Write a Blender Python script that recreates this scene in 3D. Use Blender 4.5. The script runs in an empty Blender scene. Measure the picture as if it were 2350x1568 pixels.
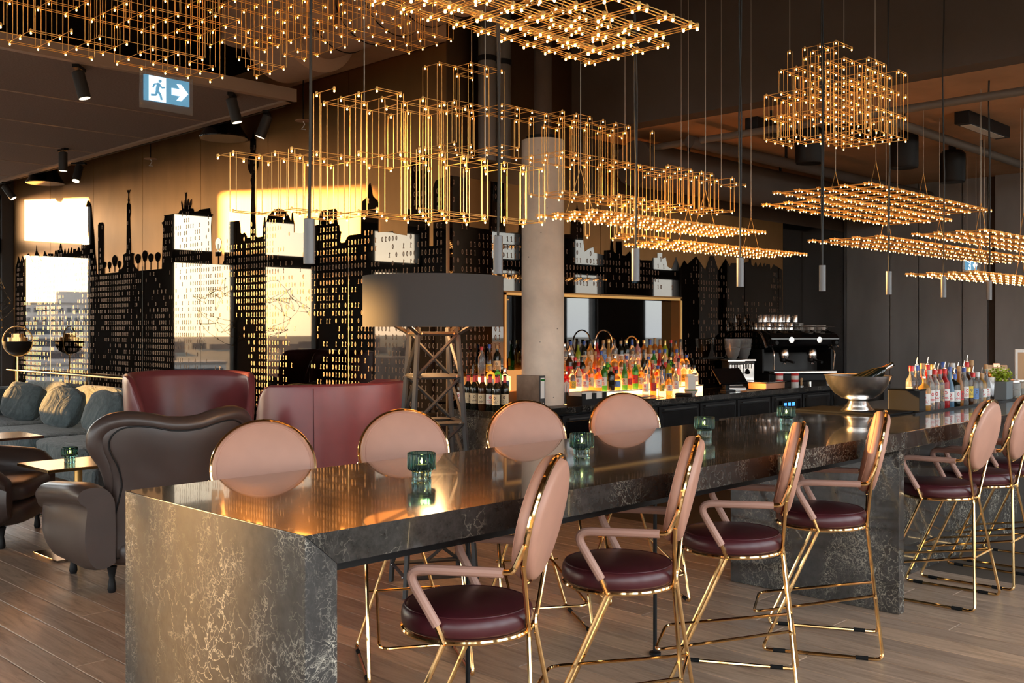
import bpy, bmesh, math, random
from mathutils import Vector, Matrix, noise as mnoise
random.seed(7)
scn = bpy.context.scene
C = scn.collection
PI = math.pi

# ------------------------------------------------------------------ camera
cam = bpy.data.objects.new('camera', bpy.data.cameras.new('camera'))
C.objects.link(cam)
cam.location = (0, 0, 1.66)
cam.rotation_euler = (PI / 2, 0, math.atan2(-0.7141, 0.7000))
cam.data.sensor_width = 36.0
cam.data.lens = 36.0 * 2336 / 2350
cam.data.shift_y = -32 / 2350
cam.data.clip_end = 8000
scn.camera = cam

# ------------------------------------------------------------------ sky, sun, exposure
SUN = Vector((-0.390, 0.918, 0.0725)).normalized()       # towards the low evening sun
world = bpy.data.worlds.new('evening_sky'); scn.world = world
world.use_nodes = True
wn = world.node_tree.nodes; wl = world.node_tree.links
sky = wn.new('ShaderNodeTexSky'); sky.sky_type = 'NISHITA'
sky.sun_disc = False
sky.sun_elevation = math.radians(11)
sky.sun_rotation = math.atan2(SUN.x, SUN.y)
sky.altitude = 60; sky.air_density = 1.0; sky.dust_density = 1.2; sky.ozone_density = 1.5
haze = wn.new('ShaderNodeMix'); haze.data_type = 'RGBA'; haze.blend_type = 'ADD'; haze.inputs['Factor'].default_value = 1.0
gain = wn.new('ShaderNodeVectorMath'); gain.operation = 'SCALE'; gain.inputs['Scale'].default_value = 0.10
wl.new(sky.outputs[0], gain.inputs[0]); wl.new(gain.outputs[0], haze.inputs[6])
haze.inputs[7].default_value = (1.75, 1.72, 1.80, 1)            # bright evening haze, the same all round
wl.new(haze.outputs[2], wn['Background'].inputs['Color'])
wn['Background'].inputs['Strength'].default_value = 1.0
sun = bpy.data.objects.new('sun', bpy.data.lights.new('sun', 'SUN')); C.objects.link(sun)
sun.data.energy = 7.5; sun.data.color = (1.0, 0.50, 0.15); sun.data.angle = math.radians(1.0)
sun.rotation_euler = SUN.to_track_quat('Z', 'Y').to_euler()
sun.location = (-60, 140, 20)

scn.view_settings.view_transform = 'Standard'
scn.view_settings.look = 'None'
scn.view_settings.exposure = 1.6
scn.view_settings.gamma = 1.0
scn.view_settings.use_curve_mapping = False
cy = scn.cycles
cy.use_denoising = True
cy.use_adaptive_sampling = True; cy.adaptive_threshold = 0.04
cy.max_bounces = 7; cy.diffuse_bounces = 3; cy.glossy_bounces = 4; cy.transmission_bounces = 6; cy.transparent_max_bounces = 10
cy.caustics_reflective = False; cy.caustics_refractive = False
cy.sample_clamp_indirect = 6.0

# ------------------------------------------------------------------ mesh helpers
class MB:
    def __init__(s): s.v = []; s.f = []
    def add(s, vs, fs):
        o = len(s.v); s.v += [tuple(p) for p in vs]; s.f += [tuple(i + o for i in f) for f in fs]; return s
    def box(s, x0, x1, y0, y1, z0, z1):
        return s.add([(x0,y0,z0),(x1,y0,z0),(x1,y1,z0),(x0,y1,z0),(x0,y0,z1),(x1,y0,z1),(x1,y1,z1),(x0,y1,z1)],
                     [(0,3,2,1),(4,5,6,7),(0,1,5,4),(1,2,6,5),(2,3,7,6),(3,0,4,7)])
    def cbox(s, x, y, z, w, d, h): return s.box(x-w/2, x+w/2, y-d/2, y+d/2, z, z+h)
    def tube(s, pts, r, n=8, closed=False, radii=None):
        P = [Vector(p) for p in pts]; m = len(P); rings = []
        nrm = None
        for i in range(m):
            if closed: t = (P[(i+1) % m] - P[i-1])
            else: t = P[min(i+1, m-1)] - P[max(i-1, 0)]
            t.normalize()
            if nrm is None:
                a = Vector((0,0,1)) if abs(t.z) < .9 else Vector((1,0,0))
                nrm = t.cross(a).normalized()
            else:
                nrm = (nrm - t * nrm.dot(t)).normalized()
            b = t.cross(nrm); rr = radii[i] if radii else r
            rings.append([P[i] + nrm*math.cos(2*PI*k/n)*rr + b*math.sin(2*PI*k/n)*rr for k in range(n)])
        vs = [p for q in rings for p in q]; fs = []
        for i in range(m if closed else m-1):
            j = (i+1) % m
            for k in range(n):
                l = (k+1) % n
                fs.append((i*n+k, i*n+l, j*n+l, j*n+k))
        if not closed:
            fs.append(tuple(range(n-1, -1, -1))); fs.append(tuple((m-1)*n + k for k in range(n)))
        return s.add(vs, fs)
    def lathe(s, prof, n=24, c=(0,0,0), flute=0, fn=0, caps=True):
        vs = []; fs = []; m = len(prof)
        for (r, z) in prof:
            for k in range(n):
                a = 2*PI*k/n; rr = r*(1 + flute*math.cos(fn*a)) if fn else r
                vs.append((c[0]+rr*math.cos(a), c[1]+rr*math.sin(a), c[2]+z))
        for i in range(m-1):
            for k in range(n):
                l = (k+1) % n; fs.append((i*n+k, i*n+l, (i+1)*n+l, (i+1)*n+k))
        if caps:
            if prof[0][0] > 1e-4: fs.append(tuple(range(n-1, -1, -1)))
            if prof[-1][0] > 1e-4: fs.append(tuple((m-1)*n+k for k in range(n)))
        return s.add(vs, fs)
    def prism(s, pts, vec):
        n = len(pts); P = [Vector(p) for p in pts]; V = Vector(vec)
        vs = P + [p + V for p in P]
        fs = [tuple(range(n-1, -1, -1)), tuple(range(n, 2*n))]
        for i in range(n):
            j = (i+1) % n; fs.append((i, j, n+j, n+i))
        return s.add(vs, fs)
    def ball(s, c, r, nu=10, nv=6, e=1.0, sc=(1,1,1), wob=0, seed=0):
        vs = []; fs = []
        pw = lambda t: math.copysign(abs(t)**e, t)
        for j in range(nv+1):
            ph = -PI/2 + PI*j/nv
            for i in range(nu):
                th = 2*PI*i/nu
                p = Vector((pw(math.cos(th))*pw(math.cos(ph)), pw(math.sin(th))*pw(math.cos(ph)), pw(math.sin(ph))))
                if wob: p *= 1 + wob*mnoise.noise(p*2.3 + Vector((seed*7.1, seed*3.3, seed)))
                vs.append((c[0]+p.x*r*sc[0], c[1]+p.y*r*sc[1], c[2]+p.z*r*sc[2]))
        for j in range(nv):
            for i in range(nu):
                k = (i+1) % nu; fs.append((j*nu+i, j*nu+k, (j+1)*nu+k, (j+1)*nu+i))
        return s.add(vs, fs)
    def rot(s, M, start=0):
        s.v = s.v[:start] + [tuple(M @ Vector(p)) for p in s.v[start:]]; return s
    def mesh(s, name, mat, smooth=True, ang=35):
        me = bpy.data.meshes.new(name)
        me.from_pydata(s.v, [], s.f); me.update()
        bm = bmesh.new(); bm.from_mesh(me)
        bmesh.ops.remove_doubles(bm, verts=bm.verts, dist=1e-6)
        bmesh.ops.recalc_face_normals(bm, faces=bm.faces)
        bm.to_mesh(me); bm.free()
        if mat: me.materials.append(mat)
        if smooth:
            me.polygons.foreach_set('use_smooth', [True]*len(me.polygons))
            me.set_sharp_from_angle(angle=math.radians(ang))
        return me

def fillet(pts, r, n=5):
    out = [Vector(pts[0])]
    for i in range(1, len(pts)-1):
        p = Vector(pts[i]); a = Vector(pts[i-1]) - p; b = Vector(pts[i+1]) - p
        rr = min(r, a.length*.45, b.length*.45)
        A = p + a.normalized()*rr; B = p + b.normalized()*rr
        for k in range(n+1):
            t = k/n; out.append(A*(1-t)**2 + p*2*t*(1-t) + B*t*t)
    out.append(Vector(pts[-1])); return out

def link(name, me, parent=None, loc=(0,0,0), rotz=0):
    o = bpy.data.objects.new(name, me); C.objects.link(o)
    o.location = loc; o.rotation_euler = (0,0,rotz)
    if parent: o.parent = parent
    return o
def obj(name, mb, mat, parent=None, smooth=True, bevel=0, ang=35, loc=(0,0,0), rotz=0):
    o = link(name, mb.mesh(name, mat, smooth, ang), parent, loc, rotz)
    if bevel:
        b = o.modifiers.new('bevel', 'BEVEL'); b.width = bevel; b.segments = 2; b.limit_method = 'ANGLE'
        b.harden_normals = False
    return o
def tag(o, label, cat, group=None):
    o['label'] = label; o['category'] = cat
    if group: o['group'] = group
    return o
def thing(name, label, cat, loc=(0,0,0), rotz=0, group=None):
    return tag(link(name, None, None, loc, rotz), label, cat, group)
def struct(name, mb, mat, parent=None, **k):
    o = obj(name, mb, mat, parent, **k)
    if not parent: o['kind'] = 'structure'
    return o
def copy_tree(o, parent=None):
    c = o.copy(); C.objects.link(c)
    if parent: c.parent = parent
    for ch in list(o.children): copy_tree(ch, c)
    return c

# ------------------------------------------------------------------ materials
def mat(name, col, rough=.5, metal=0, **k):
    m = bpy.data.materials.new(name); m.use_nodes = True
    b = m.node_tree.nodes['Principled BSDF']
    b.inputs['Base Color'].default_value = (*col, 1); b.inputs['Roughness'].default_value = rough
    b.inputs['Metallic'].default_value = metal
    for kk, v in k.items():
        b.inputs[kk.replace('_', ' ')].default_value = v
    return m
def nd(m, t, **k):
    n = m.node_tree.nodes.new('ShaderNode' + t)
    for a, v in k.items(): setattr(n, a, v)
    return n
def lk(m, a, b): m.node_tree.links.new(a, b)
def bsdf(m): return m.node_tree.nodes['Principled BSDF']
def coords(m, scale=(1,1,1), kind='Object'):
    tc = nd(m, 'TexCoord'); mp = nd(m, 'Mapping'); mp.inputs['Scale'].default_value = scale
    lk(m, tc.outputs[kind], mp.inputs['Vector']); return mp.outputs[0]
def noise(m, vec, scale, detail=4, rough=.55, dist=0):
    n = nd(m, 'TexNoise'); n.inputs['Scale'].default_value = scale; n.inputs['Detail'].default_value = detail
    n.inputs['Roughness'].default_value = rough; n.inputs['Distortion'].default_value = dist
    lk(m, vec, n.inputs['Vector']); return n.outputs['Fac']
def ramp(m, fac, stops):
    r = nd(m, 'ValToRGB'); e = r.color_ramp.elements
    while len(e) < len(stops): e.new(.5)
    for q, (p, c) in zip(e, stops): q.position = p; q.color = (*c, 1) if len(c) == 3 else c
    lk(m, fac, r.inputs['Fac']); return r.outputs['Color']
def bump(m, fac, strength=.2, dist=.002):
    b = nd(m, 'Bump'); b.inputs['Strength'].default_value = strength; b.inputs['Distance'].default_value = dist
    lk(m, fac, b.inputs['Height']); lk(m, b.outputs[0], bsdf(m).inputs['Normal'])
def mixc(m, fac, a, b, mode='MIX'):
    x = nd(m, 'Mix', data_type='RGBA', blend_type=mode)
    if hasattr(fac, 'node'): lk(m, fac, x.inputs['Factor'])
    else: x.inputs['Factor'].default_value = fac
    for s, v in ((6, a), (7, b)):
        if hasattr(v, 'node'): lk(m, v, x.inputs[s])
        else: x.inputs[s].default_value = (*v, 1)
    return x.outputs[2]
def math_(m, op, a, b=None):
    x = nd(m, 'Math', operation=op)
    for i, v in enumerate((a, b)):
        if v is None: continue
        if hasattr(v, 'node'): lk(m, v, x.inputs[i])
        else: x.inputs[i].default_value = v
    return x.outputs[0]
def emit(name, col, strength):
    m = mat(name, col, .4); b = bsdf(m)
    b.inputs['Emission Color'].default_value = (*col, 1); b.inputs['Emission Strength'].default_value = strength
    return m

M = {}
def leather(name, col, rough=.42, bs=260, coat=0.0):
    m = mat(name, col, rough); v = coords(m)
    f = noise(m, v, 3.0, 3); c = ramp(m, f, [(.3, tuple(x*.86 for x in col)), (.7, tuple(min(1, x*1.12) for x in col))])
    lk(m, c, bsdf(m).inputs['Base Color']); bump(m, noise(m, v, bs, 2), .12, .001)
    bsdf(m).inputs['Coat Weight'].default_value = coat; bsdf(m).inputs['Coat Roughness'].default_value = .25
    return m
M['pink'] = leather('pink_leather', (.60, .315, .225), .45)
M['pink_arm'] = leather('pink_leather_arm', (.47, .27, .21), .5)
M['oxblood'] = leather('oxblood_leather', (.070, .012, .017), .36, coat=.15)
M['wing'] = leather('burgundy_leather', (.21, .045, .050), .36, coat=.25)
M['brown'] = leather('brown_leather', (.062, .042, .036), .36, coat=.25)
M['gold'] = mat('polished_gold', (1.0, .66, .30), .09, 1)
M['brassrod'] = mat('brass_rod', (.92, .55, .18), .34, .75)
M['steel'] = mat('steel', (.78, .76, .74), .2, 1)
M['steel_bowl'] = mat('steel_bowl', (.92, .90, .88), .27, 1)
M['steel_rough'] = mat('steel_brushed', (.55, .54, .53), .32, 1)
M['black'] = mat('black_satin', (.010, .010, .011), .45, Specular_IOR_Level=.22)
M['blackgloss'] = mat('black_gloss', (.006, .006, .007), .07)
M['rubber'] = mat('black_rubber', (.014, .014, .014), .75, Specular_IOR_Level=.1)
M['darkgrey'] = mat('dark_grey', (.034, .033, .033), .5)
M['alu'] = mat('grey_aluminium', (.17, .17, .175), .45, .5)
M['cable'] = mat('dark_cable', (.02, .018, .016), .6)
M['wire'] = mat('pale_wire', (.55, .48, .40), .35, .6)
M['white'] = mat('white_paint', (.78, .77, .74), .45)
M['paper'] = mat('paper', (.80, .78, .72), .75)
M['cream_label'] = mat('cream_label', (.74, .60, .38), .7)
M['white_label'] = mat('white_label', (.82, .80, .76), .6)
M['yellow_label'] = mat('yellow_label', (.80, .55, .05), .6)
M['blue_label'] = mat('blue_label', (.12, .25, .55), .6)
M['red_label'] = mat('red_label', (.62, .03, .03), .6)
M['red_cap'] = mat('red_foil', (.55, .035, .035), .35, .3)
M['black_cap'] = mat('black_cap', (.015, .015, .017), .3)
M['cork_cap'] = mat('cork_stopper', (.55, .32, .15), .7)
M['silver_cap'] = mat('silver_cap', (.7, .69, .67), .25, 1)
M['blue_cap'] = mat('blue_cap', (.04, .10, .40), .35)
M['white_cap'] = mat('white_cap', (.75, .74, .72), .4)
M['gold_cap'] = mat('gold_cap', (.85, .55, .2), .3, .8)
M['orange_foil'] = mat('orange_foil', (.85, .25, .05), .25, .6)
M['wood'] = mat('light_wood', (.50, .30, .15), .5)
M['leaf'] = mat('leaf_green', (.32, .42, .02), .5)
M['pot'] = mat('grey_pot', (.16, .18, .19), .6)
M['ceramic'] = mat('ceramic', (.72, .66, .60), .2)
M['copper'] = mat('copper', (.85, .42, .26), .25, 1)
def glassy(name, col, tr=.75, rough=.04):
    m = mat(name, col, rough); b = bsdf(m); b.inputs['Transmission Weight'].default_value = tr; b.inputs['IOR'].default_value = 1.35
    return m
M['g_clear'] = glassy('clear_glass', (.92, .92, .90), .85)
M['g_amber'] = glassy('amber_glass', (.72, .27, .05), .6)
M['g_whisky'] = glassy('whisky_glass', (.80, .42, .10), .6)
M['g_green'] = glassy('green_glass', (.05, .32, .06), .5)
M['g_lime'] = glassy('lime_glass', (.42, .55, .03), .5)
M['g_dark'] = mat('dark_glass', (.010, .012, .008), .05)
M['g_red'] = glassy('red_glass', (.55, .03, .03), .4)
M['g_pink'] = glassy('pink_glass', (.85, .42, .42), .6)
M['g_blue'] = glassy('blue_glass', (.20, .42, .62), .6)
M['g_teal'] = glassy('teal_candle_glass', (.17, .36, .33), .97, .0)
M['g_brown'] = mat('brown_glass', (.05, .018, .006), .05)

# marble -----------------------------------------------------------
def marble(name, base, vein, rough, coat):
    m = mat(name, base, rough); v = coords(m)
    wob = nd(m, 'TexNoise'); wob.inputs['Scale'].default_value = 9; wob.inputs['Detail'].default_value = 6
    lk(m, v, wob.inputs['Vector'])
    vv = nd(m, 'VectorMath', operation='MULTIPLY_ADD'); lk(m, wob.outputs['Color'], vv.inputs[0])
    vv.inputs[1].default_value = (.42, .42, .52); lk(m, v, vv.inputs[2])
    vmask = coords(m, (1, 1, .5))
    tot = None
    for sc, w, ms in ((9.0, .022, 2.3), (21.0, .035, 4.2)):
        vo = nd(m, 'TexVoronoi', feature='DISTANCE_TO_EDGE'); vo.inputs['Scale'].default_value = sc
        lk(m, vv.outputs[0], vo.inputs['Vector'])
        line = ramp(m, vo.outputs['Distance'], [(0, (1,1,1)), (w, (.28,.28,.28)), (w*2.2, (0,0,0))])
        mask = ramp(m, noise(m, vmask, ms, 4, .6), [(.485, (0,0,0)), (.62, (1,1,1))])
        a = mixc(m, 1.0, line, mask, 'MULTIPLY')
        tot = a if tot is None else mixc(m, 1.0, tot, a, 'ADD')
    mot = ramp(m, noise(m, v, 26, 5, .65), [(.3, tuple(x*.62 for x in base)), (.7, tuple(x*1.5 for x in base))])
    lk(m, mixc(m, tot, mot, vein), bsdf(m).inputs['Base Color'])
    bsdf(m).inputs['Coat Weight'].default_value = coat; bsdf(m).inputs['Coat Roughness'].default_value = .03
    return m
M['marble'] = marble('dark_marble', (.040, .037, .034), (.44, .40, .32), .16, .7)
M['marble_satin'] = marble('honed_marble', (.040, .038, .036), (.62, .58, .48), .36, .1)
M['marble_black'] = marble('black_marble', (.014, .014, .014), (.30, .28, .24), .12, .6)

# brushed brass wall -------------------------------------------------
def brushed(name, col, r0, r1, metal=1):
    m = mat(name, col, .3, metal); v = coords(m, (90, 90, .5))
    f = noise(m, v, 3, 3)
    lk(m, ramp(m, f, [(.3, (r0,)*3), (.7, (r1,)*3)]), bsdf(m).inputs['Roughness'])
    g = noise(m, coords(m, (1.3, 1.3, .5)), 1.6, 3)
    lk(m, ramp(m, g, [(.3, tuple(x*.8 for x in col)), (.7, tuple(min(1, x*1.1) for x in col))]), bsdf(m).inputs['Base Color'])
    return m
M['brass'] = brushed('brushed_brass', (.38, .195, .072), .42, .48, .92)
M['bronze'] = brushed('dark_bronze', (.24, .14, .075), .35, .5)
M['inlay'] = mat('black_mirror_inlay', (.070, .063, .057), .02, 1)
M['digit'] = mat('brass_digit', (.27, .155, .095), .55, .35)
M['gunmetal'] = brushed('gunmetal_panel', (.33, .315, .305), .42, .55, .35)
M['mirror'] = mat('bar_mirror', (.09, .093, .096), .02, 1)

# concrete, wood, plaster -------------------------------------------
def mottled(name, col, scale=3, rough=.8, k=.25, bs=0):
    m = mat(name, col, rough); v = coords(m); f = noise(m, v, scale, 6, .65)
    lk(m, ramp(m, f, [(.3, tuple(x*(1-k) for x in col)), (.7, tuple(min(1, x*(1+k)) for x in col))]), bsdf(m).inputs['Base Color'])
    if bs: bump(m, noise(m, v, bs, 3), .25, .003)
    return m
def concrete():
    m = mottled('fair_faced_concrete', (.74, .62, .51), 2.2, .72, .16)
    v = coords(m); vo = nd(m, 'TexVoronoi'); vo.inputs['Scale'].default_value = 8; lk(m, v, vo.inputs['Vector'])
    b = bsdf(m); old = b.inputs['Base Color'].links[0].from_socket
    pit = ramp(m, vo.outputs['Distance'], [(.035, (1,1,1)), (.06, (0,0,0))])
    lk(m, mixc(m, pit, old, (.13, .11, .09)), b.inputs['Base Color'])
    return m
M['concrete'] = concrete()
M['soffit'] = mottled('brown_soffit', (.62, .36, .21), 1.2, .85, .15)
M['ceil_dark'] = mottled('dark_ceiling', (.10, .068, .052), 1.5, .9, .2)
M['bulkhead'] = mottled('bulkhead', (.11, .085, .073), 1.0, .8, .15)
M['acoustic'] = mottled('acoustic_board', (.36, .27, .23), 60, .95, .22, 90)
M['duct'] = mottled('painted_duct', (.45, .29, .20), 2, .7, .12)
M['profile'] = mat('pale_profile', (.50, .36, .27), .5)
M['pipe'] = mat('grey_pipe', (.17, .145, .125), .55)
M['frame'] = mat('window_frame', (.055, .052, .05), .45)
M['lining'] = mat('wall_plaster', (.30, .27, .25), .8)
def plank():
    m = mat('oak_plank', (.2, .14, .1), .38); v = coords(m, (9, .9, 9))
    oi = nd(m, 'ObjectInfo')
    off = nd(m, 'VectorMath', operation='MULTIPLY_ADD'); lk(m, oi.outputs['Random'], off.inputs[0])
    off.inputs[1].default_value = (37, 53, 11); lk(m, v, off.inputs[2])
    g = noise(m, off.outputs[0], 2.2, 6, .62, 1.4)
    c1 = ramp(m, g, [(.28, (.33, .222, .15)), (.5, (.50, .355, .248)), (.72, (.62, .455, .33))])
    tint = ramp(m, oi.outputs['Random'], [(0, (.74, .74, .76)), (.5, (1, .98, .96)), (1, (1.22, 1.16, 1.08))])
    lk(m, mixc(m, 1.0, c1, tint, 'MULTIPLY'), bsdf(m).inputs['Base Color'])
    lk(m, ramp(m, g, [(.3, (.45,)*3), (.7, (.3,)*3)]), bsdf(m).inputs['Roughness'])
    bump(m, g, .15, .002)
    return m
M['plank'] = plank()
M['joint'] = mat('floor_joint', (.10, .075, .055), .8)
def fabric():
    m = mat('slate_blue_fabric', (.085, .115, .122), .85); v = coords(m)
    f = noise(m, v, 9, 5, .6, 1.2)
    lk(m, ramp(m, f, [(.3, (.062, .088, .094)), (.7, (.115, .150, .156))]), bsdf(m).inputs['Base Color'])
    bump(m, noise(m, coords(m, (6, 1.2, 1.2)), 3, 3, .5, 2), .9, .03)
    bsdf(m).inputs['Sheen Weight'].default_value = .3
    return m
M['fabric'] = fabric()
def pane():
    m = bpy.data.materials.new('window_glass'); m.use_nodes = True
    t = m.node_tree; t.nodes.remove(t.nodes['Principled BSDF'])
    tr = nd(m, 'BsdfTransparent'); tr.inputs[0].default_value = (.95, .97, .96, 1)
    gl = nd(m, 'BsdfGlossy'); gl.inputs['Roughness'].default_value = .02
    mx = nd(m, 'MixShader'); mx.inputs[0].default_value = .04; lk(m, tr.outputs[0], mx.inputs[1]); lk(m, gl.outputs[0], mx.inputs[2])
    lk(m, mx.outputs[0], t.nodes['Material Output'].inputs[0]); return m
M['pane'] = pane()
M['shade'] = mat('lamp_shade_fabric', (.062, .056, .053), .8)
M['lining_gold'] = mat('shade_lining', (.85, .50, .20), .5)
M['bulb'] = emit('warm_bulb', (1.0, .48, .14), 9)
M['flame'] = emit('candle_flame', (1.0, .62, .18), 8)
M['glow'] = emit('lit_shelf', (1.0, .40, .11), 2.8)
M['lamp_disc'] = emit('spot_lens', (1.0, .78, .5), 1.2)
M['sign_blue'] = emit('exit_sign_blue', (.14, .40, .62), .2)
M['sign_white'] = emit('exit_sign_white', (.82, .93, 1.0), .34)
M['lcd'] = emit('blue_display', (.05, .25, 1.0), .8)
# ------------------------------------------------------------------ skyline outlines, metres on the wall planes
SKY_A=[(18.079,2.694),(18.040,2.714),(17.942,2.864),(17.863,2.751),(17.776,2.863),(17.680,2.786),(17.613,2.834),(17.518,2.890),(17.405,2.823),(17.312,2.726),(17.256,2.816),(17.182,2.919),(17.164,3.004),(17.146,2.917),(17.054,2.835),(16.946,2.724),(16.874,2.826),(16.820,2.893),(16.749,2.833),(16.687,2.789),(16.687,2.844),(16.486,2.834),(16.486,2.793),(16.434,2.790),(16.400,2.878),(16.349,2.875),(16.314,2.784),(16.297,2.879),(16.246,2.877),(16.212,2.957),(16.187,2.979),(16.162,2.954),(16.136,2.877),(16.095,2.855),(16.078,2.793),(16.044,2.859),(16.019,2.891),(15.995,2.856),(15.978,2.801),(15.928,2.819),(15.895,2.885),(15.863,2.816),(15.838,2.794),(15.797,2.879),(15.773,2.891),(15.748,2.810),(15.716,2.788),(15.700,2.867),(15.619,2.863),(15.603,2.816),(15.555,2.833),(15.539,2.865),(15.507,2.880),(15.460,2.854),(15.444,2.807),(15.413,2.819),(15.405,2.950),(15.303,3.049),(15.287,3.140),(15.241,3.483),(15.186,3.566),(15.123,3.538),(15.056,3.467),(15.026,3.297),(14.965,3.027),(14.935,2.800),(14.875,2.572),(14.867,2.456),(14.822,2.455),(14.822,3.166),(14.785,3.202),(14.667,3.196),(14.630,3.152),(14.630,2.447),(14.151,2.448),(14.137,2.485),(14.039,2.493),(13.984,2.547),(13.998,2.689),(13.902,2.709),(13.888,2.775),(13.881,3.387),(13.847,3.409),(13.841,3.433),(13.854,3.446),(13.841,3.476),(13.838,3.537),(13.875,3.583),(13.881,3.602),(13.854,3.581),(13.827,3.591),(13.800,3.576),(13.773,3.592),(13.780,3.574),(13.813,3.534),(13.813,3.473),(13.786,3.440),(13.807,3.430),(13.807,3.406),(13.769,3.378),(13.766,3.256),(13.786,3.196),(13.753,2.768),(13.753,2.707),(13.646,2.689),(13.672,2.660),(13.672,2.551),(13.632,2.507),(13.566,2.474),(13.526,2.443),(12.840,2.445),(12.822,2.775),(12.809,2.937),(12.803,3.006),(12.846,3.062),(12.785,3.074),(12.767,3.137),(12.785,3.150),(12.373,3.152),(12.355,3.179),(12.285,3.185),(12.314,3.278),(12.303,3.305),(12.268,3.251),(12.268,3.206),(12.233,3.192),(12.222,3.303),(12.210,3.246),(12.199,3.346),(12.216,3.410),(12.187,3.385),(12.159,3.405),(12.176,3.328),(12.164,3.242),(12.130,3.318),(12.113,3.305),(12.107,3.238),(12.051,3.305),(12.034,3.304),(12.039,3.232),(12.073,3.190),(11.994,3.178),(11.972,3.137),(11.872,3.135),(11.816,3.152),(11.577,3.149),(11.567,3.110),(11.550,3.076),(11.502,3.065),(11.534,3.032),(11.550,2.919),(11.540,2.701),(11.529,2.451),(11.271,2.440),(11.230,2.481),(11.220,2.656),(11.189,2.734),(11.178,2.787),(11.153,2.812),(11.137,2.917),(11.117,2.947),(10.886,2.941),(10.866,2.871),(10.856,2.793),(10.816,2.774),(10.767,2.792),(10.728,2.758),(10.709,2.726),(10.631,2.726),(10.622,2.983),(10.602,3.342),(10.612,3.368),(10.626,3.401),(10.612,3.446),(10.602,3.460),(10.636,3.484),(10.675,3.530),(10.694,3.609),(10.675,3.674),(10.631,3.710),(10.626,3.756),(10.636,3.783),(10.631,3.886),(10.588,3.895),(10.578,3.940),(10.569,3.990),(10.559,3.938),(10.545,3.890),(10.507,3.869),(10.507,3.767),(10.521,3.718),(10.488,3.678),(10.455,3.608),(10.455,3.557),(10.478,3.508),(10.521,3.472),(10.535,3.448),(10.521,3.411),(10.540,3.361),(10.540,3.208),(10.526,2.950),(10.516,2.730),(10.469,2.716),(10.366,2.720),(10.356,2.811),(10.338,2.911),(10.328,2.935),(10.319,2.945),(10.310,2.883),(10.282,2.891),(10.254,2.940),(10.217,2.967),(10.144,3.002),(10.072,3.016),(10.027,3.017),(9.973,3.008),(9.893,2.972),(9.832,2.922),(9.797,2.871),(9.788,2.846),(9.770,2.869),(9.762,2.946),(9.749,2.950),(9.736,2.866),(9.718,2.821),(9.718,2.723),(9.607,2.711),(9.363,2.710),(9.363,2.743),(9.347,2.775),(9.232,2.777),(9.232,2.853),(9.216,2.908),(9.159,2.927),(8.937,2.928),(8.913,2.898),(8.921,2.829),(8.898,2.758),(8.874,2.742),(8.866,2.686),(8.835,2.675),(8.851,2.639),(8.859,2.570),(8.835,2.555),(8.766,2.560),(8.728,2.608),(8.682,2.628),(8.488,2.630),(8.488,2.954),(8.371,3.011),(8.363,3.122),(8.334,3.142),(8.298,3.005),(8.212,2.944),(8.198,2.920),(8.205,2.625),(7.967,2.622),(7.960,2.604),(7.906,2.592),(7.744,2.564),(7.730,2.825),(7.684,2.821),(7.677,3.268),(7.611,3.316),(7.527,3.336),(7.417,3.335),(7.411,2.765),(7.417,2.443),(7.354,2.440),(7.354,3.003),(7.322,3.062),(7.229,3.081),(7.155,3.090)]
SKY_B=[(6.451,3.093),(6.451,3.274),(6.705,3.305),(6.711,2.630),(6.980,2.623),(6.986,2.760),(6.998,2.783),(7.001,3.100),(7.095,3.123),(7.101,3.201),(7.125,3.204),(7.131,3.122),(7.186,3.102),(7.193,2.842),(7.205,2.838),(7.211,2.604),(7.392,2.620),(7.418,2.772),(7.437,2.906),(7.559,2.917),(7.565,2.694),(7.856,2.692),(7.870,2.602),(8.110,2.650),(8.194,2.655),(8.202,2.800),(8.251,2.906),(8.294,2.943),(8.301,2.990),(8.308,2.944),(8.337,2.913),(8.380,2.823),(8.402,2.683),(8.402,2.584),(8.424,2.481),(8.497,2.519),(8.570,2.537),(8.585,2.480),(8.758,2.461),(8.758,2.514),(8.865,2.524),(8.892,2.788),(8.911,2.595),(8.927,2.508),(8.966,2.491),(8.966,2.628),(9.067,2.634),(9.075,2.477),(9.139,2.475),(9.219,2.529),(9.267,2.467),(9.357,2.466),(9.422,2.439),(9.648,2.445),(9.656,2.476),(9.742,2.480),(9.742,2.536),(9.836,2.541),(9.836,2.474),(9.906,2.493),(9.941,2.386),(10.029,2.358),(10.118,2.509),(10.199,2.371),(10.290,2.480),(10.354,2.430),(10.540,2.540),(10.740,2.377),(10.846,2.556),(10.934,2.560),(11.033,2.383),(11.203,2.540),(11.305,2.444),(11.326,2.490),(11.481,2.497),(11.502,2.453),(11.565,2.489),(11.756,2.532),(11.767,2.579),(11.810,2.581),(11.821,2.489),(11.897,2.470),(11.908,2.511),(11.930,2.535),(11.952,2.507),(11.974,2.461),(12.029,2.510),(12.051,2.529),(12.073,2.500),(12.096,2.466),(12.129,2.515),(12.151,2.527),(12.185,2.482),(12.208,2.518),(12.287,2.516),(12.310,2.440),(12.390,2.520),(12.622,2.453)]
TREES = [(14.442,2.560,.057,.054,2.459),(14.267,2.615,.085,.083,2.459),(14.123,2.559,.056,.053,2.466),(14.608,2.573,.058,.048,2.40),(13.540,2.612,.085,.068,2.443),(13.331,2.638,.077,.079,2.447),(13.158,2.605,.076,.061,2.446),(12.957,2.607,.080,.066,2.444),(11.370,2.692,.068,.076,2.444)]
WX, WY, WR = 6.43, 7.16, 14.50          # skyline wall, back bar wall, end wall
ZHI, ZSOF, ZAC, BULK = 5.2, 3.72, 4.0, 8.2

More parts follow.
